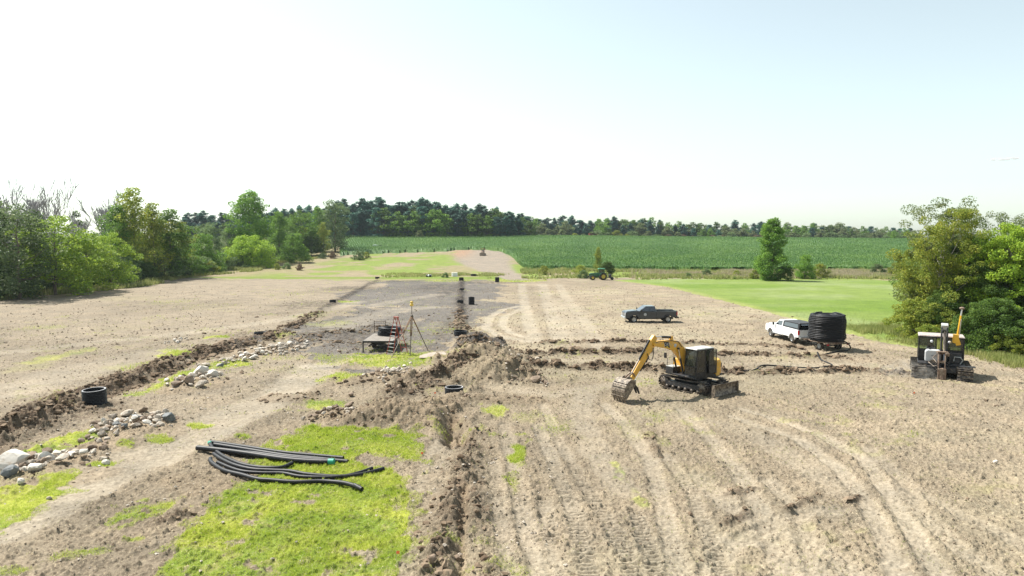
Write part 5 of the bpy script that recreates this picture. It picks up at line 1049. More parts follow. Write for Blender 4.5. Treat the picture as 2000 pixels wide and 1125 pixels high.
def coil_trailer():
    x, y = 28.35, 61.0; z = gz(x, y); e = empty('trailer', (x, y, z), R(103), 'low rusty trailer hitched behind the white pickup', 'trailer')
    b = MB()
    for s in (-1, 1): b.box((0, s * .62, .70), (3.0, .12, .14)); 
    for xx in (-1.4, -.5, .5, 1.4): b.box((xx, 0, .70), (.1, 2.6, .1))
    b.box((2.2, 0, .60), (1.7, .14, .14)); b.box((1.8, .35, .62), (.9, .08, .1), (0, 0, -.5)); b.box((1.8, -.35, .62), (.9, .08, .1), (0, 0, .5)); b.build('frame', M['rust'], e, bevel=.01)
    b = MB(); b.lathe([(0, .76), (1.5, .76), (1.5, .81), (0, .81)], n=36); b.build('turntable', M['rust'], e)
    for s in (-1, 1):
        for xx in (-.05,): wheel(e, xx - .3, s * .92, .38, .26, 'roofgrey', side=s)
    b = MB(); b.box((-.35, 0, .38), (.1, 1.7, .1)); b.build('axle', M['dull'], e)
    b = MB(); b.tube([(2.1, 0, .0), (2.1, 0, .6)], .04, 8); b.build('jack', M['dull'], e)
    for s in (-1, 1):
        b = MB(); b.box((-1.48, s * 1.0, .62), (.04, .22, .1)); b.build('taillight', M['red'], e)
    # the pipe: outer turns stacked in two wound layers, open core
    c = empty('pipe_coil', (x, y, z + .81), .4, 'huge upright coil of black plastic drainage pipe on the trailer behind the white pickup', 'pipe coil')
    g = random.Random(3); b = MB(); r = .079; nt_ = 15
    pts = []; per = 30
    for i in range(nt_ * per + 1):
        t = i / per; off = (.06 * math.sin(t * .7) + (.03 if 6.4 < t < 7.4 else 0) + (-.05 if t < .9 else 0)) + (.045 if 5 < t < 9 else 0)
        q = 2 * math.pi * t; rr = 1.50 + off - .0025 * t; pts.append((math.cos(q) * rr, math.sin(q) * rr, r + t * (2.36 - 2 * r) / nt_))
    b.tube(pts, r * .80, 8); b.build('outer_turns', M['pipe'], c)
    b = MB()
    for k in range(8):
        rr = 1.37 - k * .125; zz = 2.30 + g.uniform(-.05, .03) - .01 * k; ph = g.uniform(0, 6)
        b.tube([(math.cos(2 * math.pi * i / 36) * (rr + .03 * math.sin(3 * 2 * math.pi * i / 36 + ph)), math.sin(2 * math.pi * i / 36) * rr, zz + .035 * math.sin(2 * 2 * math.pi * i / 36 + ph)) for i in range(37)], r * 1.02, 7, caps=False)
    b.tube([(.5, -1.45, 2.34), (.9, -.6, 2.42), (1.25, .2, 2.42), (1.45, .75, 2.3)], r, 7); b.tube([(-1.3, .3, 2.38), (-.4, .9, 2.43), (.6, 1.2, 2.39)], r, 7); b.build('top_turns', M['pipe'], c)
    b = MB(); b.lathe([(1.40, .02), (1.42, .3), (1.42, 2.28), (1.35, 2.3)], n=32); b.lathe([(.42, .02), (.42, 2.25)], n=24); b.build('inner_turns', M['pipe'], c)
    b = MB()
    for a in (0, 1.6, 3.1, 4.7): 
        p = [(1.66, -.02), (1.66, 2.3), (1.5, 2.42), (.5, 2.40)]; b.tube([(math.cos(a) * q, math.sin(a) * q, zz) for q, zz in p], .012, 5)
    b.build('tie_strap', M['dull'], c)
    # loose end running down and along the ground
    P = [(1637, 664, 1.25), (1650, 667, 1.1), (1659, 674, .62), (1660, 684, .12), (1650, 689, .05), (1640, 688, .05), (1620, 691, .05), (1606, 694, .05)]
    P2 = [(1597, 690, .05), (1598, 697, .06), (1604, 704, .05), (1614, 708, .05), (1625, 713, .05), (1618, 717, .05), (1590, 719, .05), (1540, 717, .05), (1492, 717, .05), (1476, 723, .05), (1458, 728, .02), (1440, 730, -.05)]
    def ground_tube(P, r, name, lb, cat, grp=None, mt='pipe', up=0, n=8, sub=4, caps_in=True):
        w_ = []
        for q in P:
            h = q[2] if len(q) > 2 else r; xx, yy = gp(q[0], q[1], max(h, 0) if len(q) > 2 and h > .2 else 0); w_.append(Vector((xx, yy, (gz(xx, yy) + h) if h < .3 else h)))
        o_ = []
        for i in range(len(w_) - 1):
            p0, p1, p2, p3 = w_[max(i - 1, 0)], w_[i], w_[i + 1], w_[min(i + 2, len(w_) - 1)]
            for j in range(sub):
                t = j / sub; o_.append(.5 * ((2 * p1) + (p2 - p0) * t + (2 * p0 - 5 * p1 + 4 * p2 - p3) * t * t + (3 * p1 - p0 - 3 * p2 + p3) * t ** 3))
        o_.append(w_[-1]); b = MB(); b.tube(o_, r, n, caps=False); 
        b.tube([o_[0], o_[0] + (o_[1] - o_[0]) * .3], r * .86, n); b.tube([o_[-1] - (o_[-1] - o_[-2]) * .3, o_[-1]], r * .8, n)
        return tag(b.build(name, M[mt], None), lb, cat, grp), o_
    ground_tube(P, .06, 'hose', 'black pipe end arching off the big coil down to the soil', 'pipe'); ground_tube(P2, .06, 'hose', 'long black pipe snaking over the field left of the coil trailer', 'pipe')
    return ground_tube
ground_tube = coil_trailer()

# ---- the pile of loose black pipes in the foreground grass
def loose(pts, r, label, band=None, sub=5):
    P = [(350 + a / 3.948, 840 + b / 3.948) for a, b in pts]
    o, path = ground_tube(P, r, 'drain_pipe', label, 'pipe', None, sub=sub, n=10)
    zs = np.convolve(np.pad([p.z for p in path], 6, mode='edge'), np.ones(13) / 13, 'valid')
    b = MB(); path2 = [Vector((p.x, p.y, float(zz) + .04)) for p, zz in zip(path, zs)]
    b.tube(path2, r, 12, caps=False); b.tube([path2[0], path2[0] + (path2[1] - path2[0]).normalized() * .5], r * .86, 12, mat=1); b.tube([path2[-1] - (path2[-1] - path2[-2]).normalized() * .5, path2[-1] - (path2[-1] - path2[-2]).normalized() * .02], r * .86, 12, mat=1)
    me = b.mesh('drain_pipe', [M['pipe'], M['trim']]); o.data = me
    if band is not None:
        for i0 in band:
            if i0 < 0: i0 = len(path2) + i0
            i1 = min(i0 + 1, len(path2) - 1); i0 = min(i0, i1 - 1); d = (path2[i1] - path2[i0]).normalized(); k = MB(); k.tube([path2[i0] - d * .03, path2[i0] + d * .22], r * 1.08, 12); k.build('green_band', M['greenband'], o)
    return o
loose([(240, 106), (500, 148), (800, 195), (1050, 218), (1265, 237)], .095, 'rearmost straight black pipe of the foreground stack')
loose([(272, 140), (500, 175), (800, 220), (1050, 242), (1300, 264)], .10, 'second straight black pipe, reaching farthest right in the straight stack')
loose([(330, 182), (560, 202), (800, 232), (1130, 258)], .10, 'straight black pipe half hidden between the two thick ones')
loose([(140, 170), (420, 200), (760, 246), (1000, 268), (1182, 277)], .125, 'thickest straight black pipe with a green band near its right end', [-2])
loose([(234, 112), (262, 165), (335, 225), (425, 270), (520, 298), (640, 318), (790, 315), (872, 278)], .085, 'curved black pipe with a green end cap ending mid-grass', [0])
loose([(265, 200), (330, 245), (430, 292), (560, 322), (700, 330), (850, 338), (960, 358), (1100, 370), (1260, 372), (1420, 355), (1578, 316)], .085, 'long curved black pipe whose tip lies farthest right in the grass')
loose([(296, 275), (400, 318), (500, 343), (650, 350), (800, 352), (930, 376), (1100, 382), (1250, 374), (1380, 350), (1490, 318)], .075, 'curved black pipe ending just short of the rightmost tip')
loose([(242, 238), (250, 272), (345, 335), (480, 372), (600, 404), (700, 414), (900, 426), (1100, 420), (1240, 436), (1340, 462), (1410, 490)], .09, 'nearest curved black pipe, bending down towards the camera at its right end')
# ---- round corrugated pipes, rings and risers
def riser(u, v, dia, h, label, sink=.0, cat='drain riser', grp=None, tilt=(0, 0), rim=True, name='drain_riser'):
    x, y = gp(u, v, 0); z = gz(x, y) - sink; r = dia / 2; prof = []; n = max(2, int(h / .1)); 
    for i in range(n):
        z0 = h * i / n; q = h / n; prof += [(r * .955, z0 + q * .05), (r, z0 + q * .2), (r, z0 + q * .7), (r * .955, z0 + q * .85)]
    prof = [(r * .955, 0)] + prof + [(r * .96, h)]; b = MB(); b.lathe(prof, n=32, mat=0); b.lathe([(r * .96, h), (r * .86, h), (r * .86, h - .02)], n=32, mat=1 if rim else 0); b.lathe([(r * .86, h), (r * .86, .02), (0, .02)], n=32, mat=0)
    return tag(b.build(name, [M['pipe'], M['pipein']], None, (x, y, z), (tilt[0], tilt[1], R(20))), label, cat, grp)
riser(186, 792, 1.30, 1.0, 'wide black corrugated riser standing in the left trench', .15, tilt=(.03, -.03))
riser(887, 772, 1.18, .42, 'low black ring with a pale rim sunk in the soil by the central pit', .08)
riser(921, 595, .92, 1.15, 'tall black pipe section standing right of the central trench', .02, rim=False)
riser(899, 656, 1.35, .42, 'flat black ring lying behind the grey soil heap', -.02, tilt=(.05, .03), rim=False)
riser(899, 595, 1.0, .42, 'black ring half sunk in the central trench', .05, rim=False)
riser(508, 656, 1.2, .45, 'black ring in the middle of the left trench line', .08, rim=False)
riser(902, 570, .9, .3, 'black ring farther up the central trench', .0, rim=False); riser(901, 550, 1.1, .7, 'black riser at the far end of the central trench', .0, rim=False)
riser(971, 551, 1.0, 1.1, 'black pipe section standing on the green strip beyond the field', .0, rim=False)
riser(650, 593, 1.0, .5, 'black ring where the left trench darkens', .05, rim=False); riser(737, 545, 1.1, .5, 'black ring at the far end of the left trench', .05, rim=False)
riser(925, 539, 1.6, .5, 'black ring lying in the grass by the white box', .0, rim=False)
def small_things():
    x, y = gp(888, 540, 0); b = MB(); b.box((0, 0, .45), (1.4, 1.1, .9)); b.box((0, 0, .93), (1.5, 1.2, .08)); b.box((0, -.56, .45), (.08, .04, .8), mat=0); tag(b.build('storage_tank', M['bag'], None, (x, y, gz(x, y)), (0, 0, .2), bevel=.08), 'white box standing in the weeds beyond the field', 'box')
    x, y = gp(838, 541, 0); b = MB()
    g = np.random.default_rng(3)
    for i in range(5): b.lathe([(0, -.3), (.32, -.25), (.48, 0), (.32, .25), (0, .34)], c=(g.uniform(-.5, .5), g.uniform(-.3, .3), .32), n=8, mat=i % 2)
    tag(b.build('tarpaulin_heap', [M['trim'], M['bag']], None, (x, y, gz(x, y))), 'crumpled black and white sheeting beside the ditch weeds', 'tarpaulin')
    # pale covered machine by the corn
    x, y = gp(735, 486); z = float(land(x, y)); e = empty('covered_trailer', (x, y, z), .1, 'white-topped covered trailer parked at the left end of the corn', 'trailer')
    b = MB(); b.prism([(-2.8, .6), (2.2, .6), (2.4, 1.1), (.9, 1.3), (.4, 1.9), (-1.2, 2.0), (-2.0, 1.2), (-2.8, 1.0)], -1.0, 1.0); b.build('cover', M['bag'], e, bevel=.08)
    b = MB(); b.box((1.8, 0, 1.35), (1.4, 1.7, .7)); b.box((3.0, 0, .7), (1.6, 1.5, .4)); b.build('black_load', M['trim'], e, bevel=.05)
    for sx in (-1.3, 1.2):
        for s in (-1, 1): wheel(e, sx, s * .95, .38, .25, side=s)
    # plywood sheet
    x, y = gp(848, 700, 0); b = MB(); b.add([(-1.15, -.7, 0), (.4, -.9, .05), (1.1, -.1, .22), (.7, .75, .3), (-.5, .85, .18), (-1.2, .2, .06)], [(0, 1, 2, 3, 4, 5)]); o = b.build('board', M['boardm'], None, (x, y, gz(x, y) + .12), (.0, 0, -.05)); s = o.modifiers.new('t', 'SOLIDIFY'); s.thickness = .05; s.offset = 1
    tag(o, 'pale warped board lying at the edge of the dug soil', 'board')
    for u, v, lb in [(774, 1094, 'orange marker flag in the near grass edge'), (822, 897, 'orange marker flag right of the foreground grass'), (848, 777, 'orange marker flag on the soil left of the low black ring'), (1783, 778, 'faint orange flag in the bare field below the right-hand machine')]:
        x, y = gp(u, v, 0); z = gz(x, y); e = empty('marker_flag', (x, y, z), 0, lb, 'flag')
        b = MB(); b.cyl((0, 0, -.05), (0, 0, .34), .006, n=6); b.build('wire', M['alu'], e)
        b = MB(); b.add([(0, 0, .34), (.05, .01, .335), (.11, -.015, .35), (.11, -.02, .25), (.055, .015, .235), (0, 0, .24)], [(0, 1, 4, 5), (1, 2, 3, 4)]); b.build('flag', M['flag'], e)
M['boardm'] = mat('pale_board', (.30, .25, .20), .8, scale=3, var=.15)
small_things()

# ---- deck trailer with rack, coils, ladder, tripod
def deck():
    x, y = -11.75, 61.8; z = gz(x, y); e = empty('deck_trailer', (x, y, z), R(90), 'flat trailer with a weathered plank deck on black legs', 'trailer')
    L, Wd, zd = 4.9, 2.6, .98
    b = MB(); nb = 11
    for i in range(nb): b.box((0, -Wd / 2 + Wd * (i + .5) / nb, zd), (L, Wd / nb - .015, .045))
    b.build('deck', M['wood'], e)
    b = MB()
    for s in (-1, 1): b.box((0, s * (Wd / 2 + .02), zd - .06), (L + .1, .06, .16)); b.box((s * (L / 2 + .03), 0, zd - .06), (.06, Wd + .1, .16))
    for s in (-1, 1): b.box((0, s * .55, zd - .16), (L, .08, .14))
    b.box((-L / 2 + .4, .75, .58), (1.4, .09, .09)); b.build('frame', M['black'], e, bevel=.008)
    for yy in (Wd / 2, -Wd / 2): b = MB(); b.box((-L / 2 - .05, yy, .48), (.1, .1, 1.0)); b.box((-L / 2 - .05, yy, .02), (.2, .2, .04)); b.build('leg', M['black'], e)
    for s in (-1, 1):
        for xx in (.2, 1.1): wheel(e, xx, s * .95, .36, .22, side=s)
    b = MB(); b.box((-1.3, .25, .62), (.9, 1.0, .3), (0, .2, .4)); b.build('spare_wheel_bracket', M['dull'], e)
    # rack gate at the far left corner
    b = MB(); 
    for yy in (Wd / 2, Wd / 2 - 1.05): b.box((L / 2, yy, zd + .6), (.06, .06, 1.25))
    for k in range(6): b.box((L / 2, Wd / 2 - .52, zd + .2 + k * .19), (.035, 1.0, .03))
    b.build('rack_gate', M['rust'], e)
    # flat coils lying at the far end
    g = random.Random(9)
    for k in range(2):
        c = MB(); zc = gz(x, y)
        for i in range(3):
            for j in range(3): 
                rr = 1.02 - j * .13; c.tube([(math.cos(2 * math.pi * q / 28) * rr, math.sin(2 * math.pi * q / 28) * rr * .95, .07 + i * .115 + .03 * math.sin(4 * math.pi * q / 28 + i)) for q in range(29)], .058, 6, caps=False)
        tag(c.build('flat_pipe_coil', M['pipe'], None, (x + .25 + .1 * k, y + 1.35 - .05 * k, z + zd + .025 + .38 * k), (0, 0, g.uniform(0, 3))), ['lower flat coil of black pipe on the far end of the plank deck', 'upper flat coil of black pipe on the far end of the plank deck'][k], 'pipe coil')
    # stepladder, red, standing at the near right corner
    lx, ly = -10.0, 58.5; e = empty('stepladder', (lx, ly, gz(lx, ly)), R(-38), 'tall red stepladder standing open at the corner of the plank deck', 'ladder'); H = 3.15
    for nm, y0, y1 in (('front_rails', -.75, .0), ('rear_rails', .95, .06)):
        b = MB()
        w0, w1 = (.42, .20) if nm[0] == 'f' else (.38, .19)
        for s in (-1, 1): b.tube([(s * w0, y0, 0), (s * w1, y1, H)], .042, 4, smooth=False)
        b.build(nm, M['orange'], e)
    b = MB()
    for i in range(9):
        t = (i + 1) / 10.; w0 = .42 + (.20 - .42) * t; b.box((0, -.75 + .75 * t, H * t), (2 * w0, .11, .03))
    b.build('steps', M['alu'], e)
    b = MB()
    for i in range(4): t = (i + .7) / 5; b.box((0, .95 - .89 * t, H * t), (2 * (.38 - .19 * t), .03, .03))
    b.box((0, .0, H * .45), (.03, 1.0, .02)); b.build('rear_braces', M['orange'], e)
    b = MB(); b.box((0, .03, H + .02), (.48, .26, .07)); b.build('top_cap', M['redbrown'], e, bevel=.01)
    # tall tripod with laser
    tx, ty = -8.75, 59.3; z0 = gz(tx, ty); e = empty('tripod', (tx, ty, z0), 0, 'tall yellow survey tripod with a laser level on top beside the ladder', 'tripod')
    ap = Vector((0, 0, 3.25))
    def foot(u, v): q = gp(u, v, 0); return Vector((q[0] - tx, q[1] - ty, gz(*q) - z0))
    for q in (foot(764, 701), foot(801, 697), foot(837, 686)):
        m = ap.lerp(q, .5); side = (q - ap).cross(Vector((0, 0, 1))).normalized() * .05
        b = MB(); b.tube([ap + side, m + side], .04, 5, mat=0); b.tube([ap - side, m - side], .04, 5, mat=0); b.tube([ap.lerp(q, .42), q], .036, 6, mat=1); b.tube([m - side * 1.6, m + side * 1.6], .03, 5, mat=1)
        b.build('leg', [M['legwood'], M['legdk']], e)
    b = MB(); b.lathe([(0, 3.15), (.12, 3.17), (.13, 3.3), (.05, 3.36), (0, 3.36)], n=12); b.cyl((0, 0, 3.2), (0, 0, 4.15), .03, n=8); b.build('centre_column', M['legdk'], e)
    b = MB(); b.lathe([(0, 4.12), (.14, 4.12), (.16, 4.2), (.16, 4.3), (.10, 4.34), (.10, 4.42), (.13, 4.44), (.13, 4.52), (0, 4.56)], n=14); b.build('laser_level', M['laser'], e, bevel=0)
M['legwood'] = mat('tripod_timber', (.22, .12, .055), .6, var=.15); M['legdk'] = mat('tripod_metal', (.12, .10, .08), .5, .3, var=.2); M['laser'] = mat('laser_yellow', (.70, .48, .10), .4, var=.1)
deck()

# ---- person sitting (skin grown over joints, one surface)
def person(parent_loc, rz, label):
    V = [(0, 0, .0), (0, .0, .22), (0, .01, .42), (0, 0, .52), (0, -.01, .60), (0, .0, .68), (-.09, 0, 0), (.09, 0, 0), (-.12, .40, .02), (.12, .40, .02), (-.13, .46, -.38), (.13, .46, -.38), (-.13, .58, -.42), (.13, .58, -.42), (-.19, 0, .46), (.19, 0, .46), (-.24, .08, .20), (.24, .08, .20), (-.20, .32, .16), (.20, .32, .16), (-.19, .40, .17), (.19, .40, .17)]
    E = [(0, 1), (1, 2), (2, 3), (3, 4), (4, 5), (0, 6), (0, 7), (6, 8), (7, 9), (8, 10), (9, 11), (10, 12), (11, 13), (2, 14), (2, 15), (14, 16), (15, 17), (16, 18), (17, 19), (18, 20), (19, 21)]
    rad = [.15, .14, .15, .06, .085, .07, .09, .09, .065, .065, .05, .05, .04, .04, .06, .06, .045, .045, .035, .035, .03, .03]
    me = bpy.data.meshes.new('person'); me.from_pydata([(a, b, c) for a, b, c in V], E, []); me.materials.append(M['blue']); me.materials.append(M['skin'])
    o = link('person', me, None, parent_loc, (0, 0, rz)); sk = o.modifiers.new('skin', 'SKIN'); me.skin_vertices.new() if not me.skin_vertices else None
    for i, r_ in enumerate(rad): me.skin_vertices[0].data[i].radius = (r_, r_)
    me.skin_vertices[0].data[0].use_root = True
    sb = o.modifiers.new('smooth', 'SUBSURF'); sb.levels = 1; sb.render_levels = 2
    h = MB(); h.lathe([(.0, .80), (.07, .785), (.10, .73), (.105, .68), (.13, .665)], n=14); hh = h.build('cap', M['hair'], o); 
    f = MB(); f.lathe([(0, .55), (.05, .56), (.082, .61), (.09, .67), (.08, .73), (.0, .78)], n=14); f.box((0, .092, .64), (.02, .03, .04)); f.box((0, .08, .60), (.04, .012, .008)); f.build('face', M['skin'], o)
    return tag(o, label, 'person')

# ---- drainage machine: tracked, seen from behind (local +y away from the camera)
def plow():
    x, y = 31.1, 49.0; z = gz(x, y) - .03; rz = -R(29); e = empty('drainage_plow', (x, y, z), rz, 'grey tracked drainage plow with a yellow mast working at the field edge', 'tracked machine')
    for s in (-1, 1):
        t = belt(4.3, .98, .95, 'track', e, pitch=.21, grouser=.05, roll=7); t.rotation_euler = (0, 0, R(90)); t.location = (s * 1.38, .35, .02)
    b = MB(); b.box((0, .5, .72), (1.85, 3.2, .42)); b.box((0, .3, 1.02), (2.9, 2.0, .12)); b.box((1.55, -.7, 1.02), (1.0, .5, .05)); b.build('chassis', M['dull'], e, bevel=.02)
    # cab
    c = MB(); x0, x1, y0, y1, z0, z1 = -1.38, 1.38, .35, 1.85, 1.1, 2.88
    for xx in (x0, x1):
        for yy in (y0, y1): c.box((xx, yy, (z0 + z1) / 2), (.1, .1, z1 - z0))
        c.box((xx, (y0 + y1) / 2, z0 + .3), (.06, y1 - y0, .55))
    for xx in (-.32, .42): c.box((xx, y0, 2.3), (.09, .08, 1.2)); 
    for yy in (y0, y1): c.box((0, yy, z1 - .03), (x1 - x0 + .08, .1, .1)); c.box((0, yy, 1.95 if yy == y0 else 1.7), (x1 - x0, .06, .08))
    c.box((0, y0, 1.5), (x1 - x0 - .1, .05, .82)); c.box((0, y1, 1.4), (x1 - x0 - .1, .05, .6)); cab = c.build('cab', M['black'], e, bevel=.012)
    b = MB(); b.box((0, (y0 + y1) / 2, z1 + .06), (x1 - x0 + .14, y1 - y0 + .2, .1), taper=(.97, .95)); b.build('roof', M['roofpink'], cab, bevel=.03)
    for a0, a1 in ((x0 + .06, -.37), (.47, x1 - .06)):
        for yy in (y0 - .02, y1 + .02): b = MB(); b.add([(a0, yy, 2.0), (a1, yy, 2.0), (a1, yy, z1 - .09), (a0, yy, z1 - .09)], [(0, 1, 2, 3)]); b.build('window', M['glass'], cab)
    for xx in (x0 - .03, x1 + .03): b = MB(); b.add([(xx, y0 + .06, 1.7), (xx, y1 - .06, 1.7), (xx, y1 - .06, z1 - .09), (xx, y0 + .06, z1 - .09)], [(0, 1, 2, 3)]); b.build('window', M['glass'], cab)
    b = MB(); b.box((-.62, 1.1, 1.5), (.5, .5, .14)); b.box((-.62, .86, 1.86), (.48, .12, .7)); b.build('seat', M['seat'], cab, bevel=.03)
    for s in (-1, 1):
        b = MB(); b.tube([(s * 1.38, .4, 2.3), (s * 1.55, .3, 2.35)], .015, 5); b.box((s * 1.57, .3, 2.2), (.05, .1, .3)); b.build('mirror', M['black'], cab)
        b = MB(); b.lathe([(0, 0), (.09, .0), (.11, .05), (.09, .1), (0, .12)], c=(s * .55 - .05, .22, 2.55), axis='y', n=12); b.build('work_lamp', M['lamp'], cab)
    # tank
    b = MB(); prf = []
    b.prism([(-1.02, 1.18), (-.02, 1.18), (-.02, 1.85), (-.12, 2.02), (-.9, 2.02), (-1.02, 1.88)], -.55, .05); tk = b.build('fuel_tank', M['wpanel'], e, bevel=.07, seg=3)
    b = MB(); b.cyl((-.7, -.25, 2.0), (-.7, -.25, 2.08), .07, n=12); b.build('filler_cap', M['black'], tk)
    b = MB(); 
    for i in range(5): b.box((-.62 + i * .08, -.565, 1.62), (.045, .01, .035))
    b.build('worn_lettering', M['dull'], tk)
    # engine block and pump on the right
    b = MB(); b.box((.85, .0, 1.45), (.75, .6, .7)); b.box((.95, -.25, 1.35), (.35, .3, .35)); b.cyl((.5, -.1, 1.2), (.5, -.1, 2.2), .05, n=8); b.build('engine', M['dull'], e, bevel=.03)
    b = MB(); b.tube([(1.15, -.35, 1.1), (1.3, -.42, 1.4), (1.15, -.45, 1.6), (.8, -.42, 1.62), (.75, -.4, 1.3)], .035, 7); b.build('hose_loop', M['roofgrey'], e)
    b = MB(); b.tube([(.25, -.5, 1.5), (.3, -.9, 1.8), (.22, -1.3, 1.3), (.2, -1.2, .8)], .03, 6); b.tube([(.38, -.4, 1.9), (.5, -.8, 1.5), (.4, -1.1, .9)], .03, 6); b.tube([(-.25, -.6, 1.2), (-.4, -.9, 1.0), (-.3, -1.3, .7)], .025, 6); b.build('hydraulic_hose', M['rubber'], e)
    # lift frame, plow beam and share
    b = MB()
    for s in (-1, 1): b.prism([(.2, .9), (.05, 1.4), (-.15, 3.5), (.0, 3.85), (.28, 3.85), (.42, 3.4), (.5, 1.2)], s * .17 - .05, s * .17 + .05)
    vs = [(y_, x_ * -1, z_) for (x_, y_, z_) in b.v]; b.v = [(p[1] * -1 if False else p[0], p[1], p[2]) for p in vs]
    # after the turn the plates stand along the y axis
    b.build('lift_frame', M['dull'], e, (0.14, .0, 0), bevel=.01)
    b = MB(); b.box((.14, -.12, 3.7), (.44, .42, .42), (.35, 0, 0)); b.build('ram_cover', M['roofgrey'], e, bevel=.04)
    b = MB(); b.cyl((.14, -.3, 3.4), (.14, -.75, 1.95), .085, n=12, mat=0); b.cyl((.14, -.75, 1.95), (.14, -.95, 1.3), .045, n=10, mat=1); b.build('lift_cylinder', [M['steel'], M['chrome']], e)
    b = MB()
    pr = [(-.45, 1.75), (-.75, 2.05), (-1.05, 1.95), (-1.25, 1.5), (-1.45, .6), (-1.55, .02), (-1.15, -.1), (-1.0, .5), (-.85, 1.2), (-.4, 1.3)]
    for s in (-1, 1): 
        q = MB(); q.prism(pr, s * .2 - .035, s * .2 + .035); b.add([(y_, x_, z_) for (x_, y_, z_) in q.v], [f[::-1] for f in q.f])
    for y_, z_ in ((-.7, 1.85), (-1.15, 1.3), (-1.3, .6)): b.box((0, y_, z_), (.4, .12, .16))
    b.box((0, -.95, 1.98), (.75, .3, .06)); b.box((.3, -1.0, 1.85), (.25, .3, .2), (.3, 0, .2)); b.build('plow_beam', M['rust'], e, bevel=.012)
    b = MB(); q = MB(); q.prism([(-1.3, .9), (-1.75, .75), (-1.9, -.1), (-1.3, -.15)], -.1, .1); b.add([(y_, x_, z_) for (x_, y_, z_) in q.v], [f[::-1] for f in q.f]); b.box((0, -1.75, .45), (.5, .1, .9)); b.build('plow_share', M['rust'], e, bevel=.012)
    b = MB(); b.tube([(-.8, -.62, 1.15), (-.45, -1.0, .9), (-.2, -1.3, 1.1)], .04, 6); b.box((-.52, -.65, 1.1), (.3, .05, .45)); b.box((-.52, -.65, 1.1), (.24, .07, .38)); b.tube([(-.2, -.6, 1.9), (-.55, -.7, 1.5), (-.3, -1.1, 1.2)], .025, 6); b.build('guard_frame', M['steel'], e)
    # yellow mast
    b = MB(); b.box((.86, .1, 2.86), (.36, .34, .62)); b.box((.98, .1, 2.6), (.3, .3, .4), (0, -.3, 0)); m = b.build('mast_base', M['mastyel'], e, bevel=.02)
    b = MB(); b.tube([(.92, .1, 2.9), (1.10, .1, 4.55)], .065, 6, mat=0, smooth=False); b.tube([(1.04, .02, 3.1), (1.12, .02, 4.3)], .03, 6, mat=1); b.tube([(1.10, .1, 4.55), (1.15, .1, 4.98)], .05, 8, mat=2); b.build('mast', [M['mastyel'], M['chrome'], M['alu']], e)
    b = MB(); b.lathe([(0, 4.98), (.06, 4.98), (.17, 5.04), (.18, 5.10), (.10, 5.16), (0, 5.17)], c=(1.15, .1, 0), n=16); b.build('receiver', M['rust'], e)
    Mx = Matrix.Translation((x, y, z)) @ Matrix.Rotation(rz, 4, 'Z'); p = Mx @ Vector((-.62, 1.05, 1.60)); person(tuple(p), rz, 'driver in a blue shirt and dark cap seated inside the cab of the drainage plow')
M['roofpink'] = mat('dusty_roof', (.45, .40, .38), .5, var=.08, dirt=(.35, .27, .22), dirtz=.55); M['mastyel'] = mat('mast_yellow', (.72, .40, .03), .4, var=.06)
plow()

# ---- green tractor
def tractor():
    x, y = 21.0, 163.5; z = gz(x, y); e = empty('tractor', (x, y, z), R(182), 'green farm tractor with a cab parked at the far field edge', 'tractor')
    b = MB(); b.prism([(.3, .75), (2.35, .85), (2.5, 1.0), (2.48, 1.5), (2.2, 1.62), (.3, 1.72)], -.36, .36); b.build('hood', M['tgreen'], e, bevel=.05)
    b = MB(); b.box((2.52, 0, 1.15), (.08, .6, .5)); b.box((2.75, 0, .75), (.35, .5, .4)); b.build('grille', M['trim'], e)
    b = MB(); b.box((.6, 0, .75), (3.2, .5, .4)); b.build('chassis', M['dull'], e)
    b = MB(); b.box((-.45, 0, 1.25), (1.5, 1.2, .5)); 
    for sx in (-1.15, .25):
        for s in (-1, 1): b.tube([(sx, s * .62, 1.3), (sx * .92, s * .6, 2.6)], .05, 5)
    c = b.build('cab', M['tgreen'], e, bevel=.02)
    b = MB(); b.box((-.45, 0, 2.68), (1.7, 1.45, .2), taper=(.9, .9)); b.build('roof', M['tgreen2'], c, bevel=.05)
    b = MB(); b.add([(.27, -.6, 1.5), (.27, .6, 1.5), (.22, .6, 2.58), (.22, -.6, 2.58)], [(0, 1, 2, 3)])
    for s in (-1, 1): b.add([(-1.12, s * .63, 1.5), (.24, s * .63, 1.5), (.2, s * .62, 2.58), (-1.05, s * .62, 2.58)], [(0, 1, 2, 3)])
    b.build('windows', M['glass'], c)
    for s in (-1, 1):
        wheel(e, -.75, s * .95, .86, .5, 'tyellow', side=s, rr=.55); wheel(e, 1.75, s * .85, .58, .38, 'tyellow', side=s, rr=.55)
        b = MB(); pts = [(-.75 + .98 * math.cos(R(a)), .86 + .98 * math.sin(R(a))) for a in range(20, 150, 12)]; pin = [(-.75 + .93 * math.cos(R(a)), .86 + .93 * math.sin(R(a))) for a in range(20, 150, 12)][::-1]; b.prism(pts + pin, s * .95 - .27, s * .95 + .27); b.build('fender', M['tgreen'], e)
    b = MB(); b.cyl((1.3, .2, 1.6), (1.3, .2, 2.5), .05, n=8); b.build('exhaust_pipe', M['trim'], e)
    b = MB(); b.box((-2.2, 0, .55), (1.2, .2, .12)); b.box((-2.5, 0, .9), (.5, 1.5, .9)); b.lathe([(0, -.1), (.35, -.08), (.35, .08), (0, .1)], axis='y', c=(-3.0, .4, .38), n=14); b.lathe([(0, -.1), (.35, -.08), (.35, .08), (0, .1)], axis='y', c=(-3.0, -.4, .38), n=14); b.build('rear_implement', M['dull'], e, bevel=.04)
M['tgreen2'] = mat('tractor_roof_green', (.06, .24, .12), .4, var=.08)
tractor()
